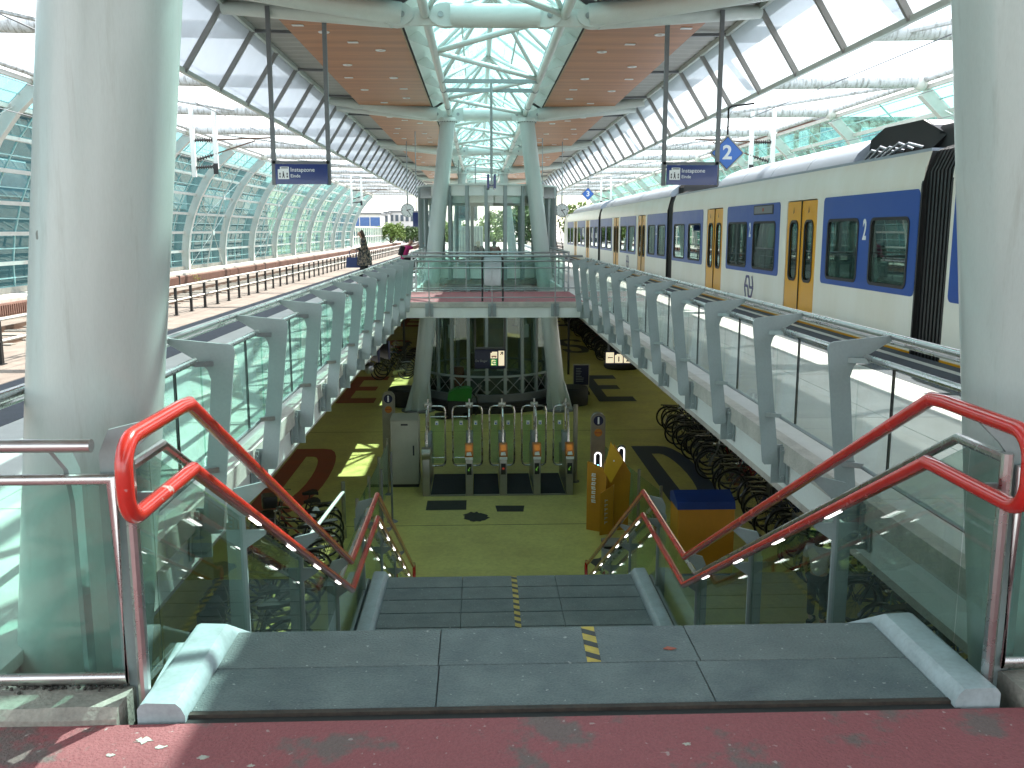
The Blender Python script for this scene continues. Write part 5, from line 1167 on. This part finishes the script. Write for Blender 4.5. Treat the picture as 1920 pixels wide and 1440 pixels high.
# ================================================================= LEFT TRACK FENCE, SOUND BARRIER, CATENARY
t = thing('track_fence', 'low fence of black posts and pale rails between the left tracks', 'fence', (-9.7, 0, -1.0))
fp = MB().bar((0, 0, 0), (0, 0, .86), .07, .09, (0, 1, 0)).box(-.06, -.1, 0, .06, .1, .02).mesh('post', 'rubber')
y = 6.0
while y < 150: inst('post', fp, t, (0, y, 0)); y += 1.5
for z in (.88, .46): MB().tube((0, 4, z), (0, 152, z), .032, n=8).build('fence_rail', 'wallwhite', t)
t = thing('track_fence', 'distant fence of black posts between the right tracks beyond the train', 'fence', (9.7, 0, -1.0))
y = 60.0
while y < 150: inst('post', fp, t, (0, y, 0)); y += 1.5
for z in (.88, .46): MB().tube((0, 58, z), (0, 152, z), .032, n=8).build('fence_rail', 'wallwhite', t)
t = thing('sound_barrier', 'low brown ribbed sound barrier along the left track', 'barrier', (-14.9, 0, -1.0))
bs = MB().bbox(-.09, .03, .0, .0, 5.97, .40, .02)
for k in range(44): bs.box(.0, .12+.133*k, .05, .03, .12+.133*k+.07, .34)
bsm = bs.mesh('barrier_panel', 'barrier')
y = 0
while y < 170: inst('barrier_panel', bsm, t, (0, y, 0)); y += 6.0
for y in (14.95, 44.9, 62.95): MB().box(-.1, y, 0, .05, y+.1, .44).build('gap_post', 'rubber', t)
for k in range(5):
    w_ = MB(); r_ = random.Random(k)
    for i in range(60): x, yy, z = r_.gauss(-14.75, .10), 47.2+r_.gauss(0, .35), -.95+abs(r_.gauss(.32, .22)); w_.add([(x, yy, z), (x+r_.uniform(-.05, .05), yy+.05, z+.03), (x, yy+r_.uniform(-.05, .05), z+.07)], [(0, 1, 2)])
    if k == 0: tag(w_.build('weed', 'weed', None, False), 'yellow green weed growing against the brown sound barrier', 'weed')
def drop(s, y, lab):
    """catenary drop posts with insulators hung from the cross tubes"""
    t = thing('catenary_hanger', lab, 'catenary', (s*10.6, y, 3.6))
    for dx in (-.42, .42): MB().bbox(dx-.08, -.07, .0 if dx*s > 0 else .3, dx+.08, .07, 2.5, .01).build('drop_post', 'whitepaint', t)
    MB().bbox(-.42*1-.09 if s > 0 else .33, -.1, .1, -.33 if s > 0 else .51, -.09, .5, .004).build('warning_plate', 'rubber', t)
    MB().bar((-s*.1, 0, 1.35), (-s*2.6, 0, 1.45), .06, .06).build('arm', 'railsteel', t); MB().bar((-s*.1, 0, .75), (-s*1.9, .1, 1.35), .045, .045).build('arm', 'railsteel', t)
    ins = MB()
    for p, q in (((s*.3, 0, 1.35), (-s*.3, 0, 1.36)), ((s*.25, 0, .65), (-s*.45, 0, .85)), ((s*.3, 0, .35), (-s*.3, 0, .38))):
        p, q = V(p), V(q); ins.tube(p, q, .03, n=7)
        for j in range(8): c = p.lerp(q, j/7); d = (q-p).normalized()*.015; ins.tube(c-d, c+d, .075, n=9)
    ins.build('insulator', 'plinth', t)
    return t
drop(-1, 35.5, 'white catenary drop posts with dark insulators over the left track'); drop(-1, 78.7, 'distant white catenary drop posts over the left track')
drop(1, 35.5, 'white catenary drop posts with dark insulators above the train'); drop(1, 78.7, 'distant white catenary drop posts above the far end of the train')
for s in (-1, 1):
    t = thing('contact_wires', f'thin overhead contact wires over the {"left" if s<0 else "right"} tracks', 'wire')
    for x, z in ((6.9, 4.55), (6.9, 5.35), (12.0, 4.55), (12.0, 5.35)): MB().tube((s*x, -10, z), (s*x, 200, z), .012, n=5).build('wire', 'darksteel', t)

# ================================================================= PEOPLE
def skinned(name, nodes, edges, m, parent, levels=2, root=0):
    me = bpy.data.meshes.new(name); me.from_pydata([n_[0] for n_ in nodes], edges, []); o = bpy.data.objects.new(name, me); col.objects.link(o)
    md = o.modifiers.new('s', 'SKIN'); md.use_smooth_shade = True
    for v, n_ in zip(me.skin_vertices[0].data, nodes): v.radius = (n_[1], n_[2] if len(n_) > 2 else n_[1])
    for i in range(len(nodes)): me.skin_vertices[0].data[i].use_root = (i == root)
    sb = o.modifiers.new('b', 'SUBSURF'); sb.levels = levels; sb.render_levels = levels
    dg = bpy.context.evaluated_depsgraph_get(); nm = bpy.data.meshes.new_from_object(o.evaluated_get(dg)); bpy.data.objects.remove(o); bpy.data.meshes.remove(me)
    nm.materials.clear(); nm.materials.append(M[m]); nm.name = name
    if nm.polygons: nm.polygons.foreach_set('use_smooth', [True]*len(nm.polygons))
    return link(name, nm, parent)
def person(label, loc, rz, J, top, bottom, hair, hairlen=.0, coat=None, shoes='blackcloth', sleeve='long', female=True):
    """J: joint positions; one continuous body, clothing and hair as children"""
    t = thing('person', label, 'person', loc, rz); g = lambda k: V(J[k])
    N = []; Ed = []; ix = {}
    def nd(k, p, r, r2=None, par=None):
        ix[k] = len(N); N.append((tuple(p), r, r2 or r)); 
        if par is not None: Ed.append((ix[par], ix[k]))
    nd('pel', g('pel'), .12, .10); nd('waist', g('waist'), .105, .085, 'pel'); nd('chest', g('chest'), .125, .095, 'waist'); nd('neck0', g('neck'), .05, None, 'chest')
    hd = g('head'); up = (hd-g('neck')).normalized(); nd('jaw', g('neck').lerp(hd, .45), .052, None, 'neck0'); nd('head', hd, .078, .092, 'jaw'); nd('crown', hd+up*.075, .066, .075, 'head')
    for s in 'LR':
        nd('hip'+s, g('hip'+s), .085, None, 'pel'); nd('knee'+s, g('knee'+s), .055, None, 'hip'+s); nd('ank'+s, g('ank'+s), .035, None, 'knee'+s); nd('toe'+s, g('toe'+s), .03, None, 'ank'+s)
        nd('sh'+s, g('sh'+s), .055, None, 'chest'); nd('el'+s, g('el'+s), .040, None, 'sh'+s); nd('wr'+s, g('wr'+s), .027, None, 'el'+s)
        d = (g('wr'+s)-g('el'+s)).normalized(); side = d.cross(V((0, 0, 1))); side = side.normalized() if side.length > .1 else V((1, 0, 0)); nd('palm'+s, g('wr'+s)+d*.06, .032, .018, 'wr'+s)
        b_ = g('wr'+s)+d*.09
        for f in range(4):
            c = b_+side*(.027-.018*f); ln = (.065, .075, .07, .055)[f]; nd(f'f{s}{f}a', c+d*.02, .009, None, 'palm'+s); nd(f'f{s}{f}b', c+d*ln*.7+V((0, 0, -.012)), .008, None, f'f{s}{f}a'); nd(f'f{s}{f}c', c+d*ln+V((0, 0, -.03)), .007, None, f'f{s}{f}b')
        nd(f'f{s}t', g('wr'+s)+d*.05+side*.045, .010, None, 'palm'+s); nd(f'f{s}u', g('wr'+s)+d*.085+side*.055, .009, None, f'f{s}t')
    body = skinned('body', N, Ed, 'skin', t, 1)
    # face: nose, eyes, ears, mouth
    fw = V(J.get('face', (0, 1, 0))).normalized(); sd = fw.cross(up).normalized(); fm = MB(); c = hd+fw*.088
    fm.prism([tuple(c-up*.03-sd*.012), tuple(c-up*.03+sd*.012), tuple(c+up*.02)], tuple(fw*.022)); 
    for s in (-1, 1): fm.ball(tuple(hd+sd*.083*s-up*.01), (.012, .018, .03), 8, 6)
    fm.build('nose_and_ears', 'skin', t); em = MB()
    for s in (-1, 1): em.ball(tuple(hd+fw*.084+sd*.03*s+up*.015), .010, 8, 6)
    em.bar(tuple(hd+fw*.088-up*.052-sd*.022), tuple(hd+fw*.088-up*.052+sd*.022), .006, .006); em.build('eyes_and_mouth', 'hairbrown', t)
    # clothing
    kf = 1.15 if coat else 1; tn = [(g('pel')+V((0, 0, -.02 if coat is None else 0)), .145*kf, .12*kf), (g('waist'), .13*kf, .105*kf), (g('chest'), .155*kf, .122*kf), (g('neck')+V((0, 0, -.02)), .068, .065)]; te = [(0, 1), (1, 2), (2, 3)]
    for s in 'LR':
        k = len(tn); tn.append((g('sh'+s), .075, .075)); te.append((2, k)); e = g('el'+s) if sleeve == 'long' else g('sh'+s).lerp(g('el'+s), .75); tn.append((e, .056, .056)); te.append((k, k+1))
        if sleeve == 'long': tn.append((g('el'+s).lerp(g('wr'+s), .88), .042, .042)); te.append((k+1, k+2))
    skinned('top', tn, te, top, t, 2)
    if coat:
        cn = MB(); pl_ = g('waist'); n = 20; vs = []
        for zf, rx, ry in ((0, .16, .125), (.18, .19, .155), (coat, .215, .185)):
            for i in range(n): q = 2*math.pi*i/n; w_ = 1+.05*math.sin(5*q); vs.append((pl_.x+1.1*rx*w_*math.cos(q), pl_.y+1.25*ry*w_*math.sin(q), pl_.z-zf))
        cn.add(vs, [(r_*n+i, r_*n+(i+1) % n, (r_+1)*n+(i+1) % n, (r_+1)*n+i) for r_ in (0, 1) for i in range(n)]); cn.build('coat_skirt', top, t)
    bn = [(g('pel'), .135, .115)]; be = []
    for s in 'LR': k = len(bn); bn += [(g('hip'+s), .098, .098), (g('knee'+s), .07, .07), (g('ank'+s)+V((0, 0, .05)), .055, .055)]; be += [(0, k), (k, k+1), (k+1, k+2)]
    skinned('trousers', bn, be, bottom, t, 2)
    sh = MB()
    for s in 'LR':
        a, b_ = g('ank'+s), g('toe'+s); d = (b_-a); d.z = 0; d = d.normalized() if d.length > .01 else V((0, 1, 0)); pz = min(a.z, b_.z)-.035
        pr_ = d.cross(V((0, 0, 1))); q0 = V((a.x, a.y, pz))-d*.07; q1 = V((a.x, a.y, pz))+d*.19
        sh.prism([q0-pr_*.035, q1-pr_*.04-d*.04, q1-pr_*.015, q1+pr_*.015, q1+pr_*.04-d*.04, q0+pr_*.035], (0, 0, .06))
    sh.build('shoes', shoes, t)
    hn = [(tuple(hd+up*.045-fw*.02), .100, .112), (tuple(hd-fw*.06), .092, .09)]; he = [(0, 1)]
    if hairlen: fh = V((fw.x, fw.y, 0)).normalized(); hn += [(tuple(hd-fh*.095-V((0, 0, .08))), .072, .06), (tuple(hd-fh*.13-V((0, 0, .08+hairlen*.55))), .08, .05), (tuple(hd-fh*.13-V((0, 0, .08+hairlen))), .045, .03)]; he += [(1, 2), (2, 3), (3, 4)]
    skinned('hair', hn, he, hair, t, 2)
    return t
walk = dict(pel=(0, 0, .90), waist=(0, .01, 1.05), chest=(0, .03, 1.24), neck=(0, .07, 1.40), head=(0, .13, 1.51), face=(0, .8, -.6), hipL=(-.09, 0, .84), hipR=(.09, 0, .84), kneeL=(-.09, .10, .47), kneeR=(.09, -.02, .46), ankL=(-.09, .16, .085), ankR=(.09, -.24, .13), toeL=(-.09, .30, .04), toeR=(.09, -.13, .05), shL=(-.17, .03, 1.33), shR=(.17, .03, 1.33), elL=(-.21, .06, 1.08), elR=(.21, .06, 1.08), wrL=(-.12, .28, 1.06), wrR=(.12, .28, 1.06))
pw = person('woman with long brown hair in a dark floral coat walking on the left platform', (-3.67, 27.2, 0), R(96), walk, 'floral', 'blackcloth', 'hairbrown', .28, coat=.46, shoes='whitecloth')
t = thing('handbag', 'blue handbag hanging from the walking woman\'s hands', 'bag', (-4.02, 27.2, .52), R(10))
MB().prism([(-.22, -.06, 0), (.22, -.06, 0), (.19, -.04, .30), (-.19, -.04, .30)], (0, .12, 0)).build('body', 'bagblue', t, False)
for yy in (-.045, .045): MB().pipe([(-.10, yy, .28), (-.10, yy*.6, .46), (-.06, 0, .53), (.06, 0, .53), (.10, yy*.6, .46), (.10, yy, .28)], .010, 6).build('handle', 'bagblue', t)
MB().pipe([(.2, 0, .26), (.24, 0, .0), (.22, 0, -.18), (.19, 0, .02)], .006, 5).build('strap', 'bagblue', t)
lean = dict(pel=(0, -.20, .47), waist=(0, -.15, .62), chest=(0, -.06, .82), neck=(0, .02, .97), head=(0, .10, 1.08), face=(0, .9, -.3), hipL=(-.1, -.12, .47), hipR=(.1, -.12, .47), kneeL=(-.12, .26, .47), kneeR=(.12, .26, .47), ankL=(-.12, .22, .09), ankR=(.12, .24, .09), toeL=(-.12, .36, .04), toeR=(.12, .38, .04), shL=(-.17, -.04, .90), shR=(.17, -.04, .90), elL=(-.20, .20, .86), elR=(.20, .20, .86), wrL=(-.10, .42, .99), wrR=(.08, .46, .99))
person('white haired woman in a pink top seated at the railing left of the pavilion', (-2.74, 31.8, .14), R(-72), lean, 'pinkcloth', 'blackcloth', 'hairblond', 0, sleeve='short')
t = thing('seat_block', 'low grey bench under the woman in pink', 'bench', (-2.94, 31.74, 0), R(-72)); MB().bbox(-.35, -.2, .0, .35, .18, .51, .02).build('seat', 'galv', t)
t = thing('backpack', 'small dark backpack on the back of the woman in pink', 'backpack', (-2.98, 31.73, .80), R(-72)); bpk = MB().bbox(-.13, -.10, -.05, .13, .06, .28, .04); o = bpk.build('body', 'blackcloth', t); o.rotation_euler = (R(-16), 0, 0)
MB().pipe([(-.10, .06, .0), (-.12, .20, .12), (-.10, .24, .22)], .012, 5).build('strap', 'blackcloth', t)
sit_ = dict(pel=(0, 0, .40), waist=(0, -.03, .54), chest=(0, -.03, .70), neck=(0, .01, .85), head=(0, .05, .97), hipL=(-.1, .05, .40), hipR=(.1, .05, .40), kneeL=(-.11, .42, .42), kneeR=(.11, .42, .42), ankL=(-.11, .40, .08), ankR=(.11, .42, .08), toeL=(-.11, .53, .04), toeR=(.11, .55, .04), shL=(-.17, -.03, .79), shR=(.17, -.03, .79), elL=(-.24, .04, .56), elR=(.24, .04, .56), wrL=(-.12, .26, .48), wrR=(.12, .26, .48))
sit = {k: (v[0], v[1], v[2]+.16 if k[:3] not in ('ank', 'toe') else v[2]) for k, v in sit_.items()}
t = thing('bench', 'low steel bench behind the glass pavilion with two people on it', 'bench', (.02, 35.6, 0)); MB().bbox(-.9, -.2, .40, .9, .2, .46, .01).build('seat', 'galv', t)
for x in (-.8, .8): MB().box(x-.03, -.18, 0, x+.03, .18, .40).build('leg', 'darksteel', t)
person('seated person with reddish blond hair seen from behind through the pavilion, left one', (-.33, 35.6, 0), R(8), sit, 'blackcloth', 'blackcloth', 'hairblond', .1); person('seated person in red with dark hair seen from behind through the pavilion, right one', (.30, 35.6, 0), R(-8), sit, 'redcloth', 'blackcloth', 'hairbrown', .12)
stand = dict(pel=(0, 0, .80), waist=(0, 0, .95), chest=(0, 0, 1.14), neck=(0, .01, 1.30), head=(0, .05, 1.41), hipL=(-.09, 0, .75), hipR=(.09, 0, .75), kneeL=(-.1, .03, .42), kneeR=(.1, 0, .42), ankL=(-.1, 0, .08), ankR=(.1, -.05, .08), toeL=(-.1, .13, .04), toeR=(.1, .08, .04), shL=(-.18, 0, 1.23), shR=(.18, 0, 1.23), elL=(-.23, .0, .98), elR=(.23, 0, .98), wrL=(-.22, .10, .76), wrR=(.22, .10, .76))
person('person in a pale T shirt with tied dark hair among the bicycles at lower right', (4.85, 13.0, FL), R(-40), stand, 'whitecloth', 'blackcloth', 'hairbrown', .05, sleeve='short')

# ================================================================= FAR BACKGROUND
def building(x0, y0, x1, y1, z0, z1, m, wm, label, nx, ny, faces='S', nz_=3, roof=None, wz=.55, wx=.62):
    t = thing('building', label, 'building', ((x0+x1)/2, (y0+y1)/2, z0)); cx, cy = (x0+x1)/2, (y0+y1)/2
    MB().box(x0-cx, y0-cy, 0, x1-cx, y1-cy, z1-z0).build('wall', m, t, False)
    MB().box(x0-cx-.2, y0-cy-.2, z1-z0, x1-cx+.2, y1-cy+.2, z1-z0+.35).build('roof', roof or 'darksteel', t, False)
    H = (z1-z0)/nz_
    def win(w_, h_): 
        f = MB().box(-w_/2-.08, -.06, -h_/2-.08, w_/2+.08, .02, h_/2+.08).mesh('window', 'facade', False); p = MB().box(-w_/2, -.09, -h_/2, w_/2, -.03, h_/2).mesh('pane', wm, False); return f, p
    for fc in faces:
        n, L_, rot = (nx, x1-x0, 0) if fc == 'S' else (ny, y1-y0, R(90) if fc == 'E' else R(-90))
        a, p = win(L_/n*wx, H*wz)
        for j in range(nz_):
            for i in range(n):
                u = L_*((i+.5)/n-.5); z = H*(j+.5)
                loc = (u, y0-cy, z) if fc == 'S' else ((x1-cx if fc == 'E' else x0-cx), u, z)
                o = inst('window', a, t, loc, (0, 0, rot)); inst('pane', p, o)
    return t
building(-20.0, 205, -11.0, 222, -7, 5.6, 'facade', 'windowdark', 'far white apartment block with rows of dark windows beside the left clock', 8, 2, 'S', 5)
building(-31, 190, -20.4, 205, -7, 4.9, 'facade', 'facadeblue', 'far white office block with a band of blue glass behind the track end', 5, 3, 'S', 4, wx=.92, wz=.6)
building(-20.6, 200, -19.7, 204.9, -7, 5.3, 'facade', 'windowdark', 'narrow white stair tower joining the blue office and the apartment block', 1, 2, 'S', 5)
building(-46, 14, -27, 118, -7, 8.4, 'facadedark', 'windowdark', 'long dark block seen through the left glass wall', 4, 7, 'E', 2, wz=.25)
building(-44, 119, -28, 176, -7, 7.4, 'facadeyellow', 'windowdark', 'pale yellow block seen through the far part of the left glass wall', 4, 8, 'E', 3, wz=.3, wx=.4)
building(33, 92, 58, 128, -7, 12.4, 'brick', 'windowblue', 'brick building with pale blue windows rising behind the right glass wall', 6, 8, 'WS', 6)
t = thing('low_glass_wall', 'low white glazed wall curving away beyond the end of the left arched wall', 'glass wall', (-16.9, 115, -.5))
for k in range(30):
    y = 2.4*k; MB().bar((0, y, 0), (.05, y, 2.6), .12, .3, (0, 1, 0)).build('rib', 'wallwhite', t); MB().box(-.14, y+.1, .15, -.12, y+2.3, 1.2).build('glass_pane', 'glasspale', t, False); MB().box(-.14, y+.1, 1.35, -.12, y+2.3, 2.5).build('glass_pane', 'glasspale', t, False)
for z in (0.05, 1.28, 2.62): MB().box(-.2, 0, z-.06, .1, 72, z+.06).build('purlin', 'wallwhite', t)
t = thing('lattice_fence', 'dark leaning lattice of bars behind the front of the train', 'fence', (9.6, 92, -1))
for k in range(9): MB().bar((-2.4+.55*k, 0, 0), (-3.0+.55*k, 0, 3.8), .08, .08).build('bar', 'rubber', t)
for k in range(9): MB().bar((-2.6, 0, .35*k+.3), (2.4, 0, .35*k+.3), .04, .04).build('cross_bar', 'darksteel', t)
def tree(x, y, z0, h, r, m, label, seed, n=2600):
    rnd = random.Random(seed); t = thing('tree', label, 'tree', (x, y, z0)); tk = MB(); tk.tube((0, 0, 0), (.1, 0, h*.55), r*.09, r*.05, 8)
    cl = []
    for i in range(26):
        q = rnd.uniform(0, 6.28); rr = r*math.sqrt(rnd.random())*.85; zz = h*.62+rnd.uniform(-.35, .38)*h*.8*(1-.4*rr/r); p = V((rr*math.cos(q), rr*math.sin(q), zz)); cl.append((p, r*rnd.uniform(.22, .40)))
        if i % 3 == 0: tk.tube((.05, 0, h*.3), tuple(p), r*.03, r*.01, 5)
    tk.build('trunk', 'bark', t); lf_ = MB()
    for i in range(n):
        c, cr = rnd.choice(cl); d = V((rnd.gauss(0, 1), rnd.gauss(0, 1), rnd.gauss(0, 1))).normalized()*cr*rnd.random()**.4; p = c+d; s = rnd.uniform(.10, .22)*r/2.2
        a = V((rnd.gauss(0, 1), rnd.gauss(0, 1), rnd.gauss(0, 1))).normalized(); b_ = a.orthogonal().normalized(); a2 = a.cross(b_)
        lf_.add([p-b_*s, p+a2*s*.6, p+b_*s, p-a2*s*.6], [(0, 1, 2, 3)])
    lf_.build('crown', m, t, False); return t
tree(-15.6, 160, -2, 5.2, 2.6, 'leafgreen', 'light green tree before the far white apartment block', 1); tree(-12.4, 164, -2, 4.6, 2.2, 'leafdark', 'darker green tree right of the light green one before the far apartments', 2)
tree(7.0, 150, -4, 11, 4.2, 'leafdark', 'tall green tree seen through the right panes of the pavilion', 3, 3600); tree(13.5, 120, -3, 8.5, 3.2, 'leafgreen', 'green tree behind the lattice at the front of the train', 4, 3000)
tree(2.4, 175, -4, 9.5, 3.8, 'leafgreen', 'distant green tree seen through the pavilion just right of its middle', 5, 2600); tree(-5.2, 170, -4, 8, 3.0, 'leafgreen', 'distant green tree seen through the left panes of the pavilion', 6, 2400)
# things at the far end of the island platform
t = thing('shelter', 'pale shelter box on the far platform seen through the pavilion', 'shelter', (-.9, 62, 0)); MB().bbox(-.9, -.8, 0, .9, .8, 1.9, .05).build('body', 'wallwhite', t)
for k in range(9): MB().box(-.85+.2*k, -.83, .2, -.80+.2*k, -.80, 1.8).build('slat', 'galv', t)
t = thing('departure_display', 'dark departure display hanging over the far platform', 'display', (-.9, 50, 2.15)); MB().bbox(-.55, -.15, 0, .55, .15, .9, .03).build('case', 'post', t); MB().box(-.48, -.16, .1, .48, -.151, .8).build('screen', 'windowdark', t)
for x in (-.45, .45): MB().tube((x, 0, .9), (x, 0, 3.2), .03, n=8).build('pole', 'post', t)
t = thing('platform_sign', 'small blue sign hanging left of the pavilion at the left column', 'sign', (-2.72, 36, 1.75)); MB().bbox(-.14, -.05, 0, .14, .05, .55, .01).build('panel', 'signblue', t); MB().tube((0, 0, .55), (0, 0, 3.6), .02, n=6).build('pole', 'galv', t)
t = thing('platform_sign', 'small blue sign behind the right panes of the pavilion', 'sign', (2.25, 37, 1.6)); MB().bbox(-.30, -.05, 0, .30, .05, .6, .01).build('panel', 'signblue', t); MB().tube((0, 0, .6), (0, 0, 3.6), .02, n=6).build('pole', 'galv', t)

# ---------------------------------------------------------------- give things built at the origin a base point of their own
bpy.context.view_layer.update()
for o in list(sc.objects):
    if o.type == 'EMPTY' and o.parent is None and o.location.length < 1e-6:
        pts = []
        def walk_(c):
            if c.type == 'MESH': pts.extend(c.matrix_world @ V(q) for q in c.bound_box)
            for k in c.children: walk_(k)
        walk_(o)
        if not pts: continue
        lo = V([min(p[i] for p in pts) for i in range(3)]); hi = V([max(p[i] for p in pts) for i in range(3)]); base = V(((lo.x+hi.x)/2, (lo.y+hi.y)/2, lo.z))
        o.location = base
        for k in o.children: k.location = V(k.location)-base
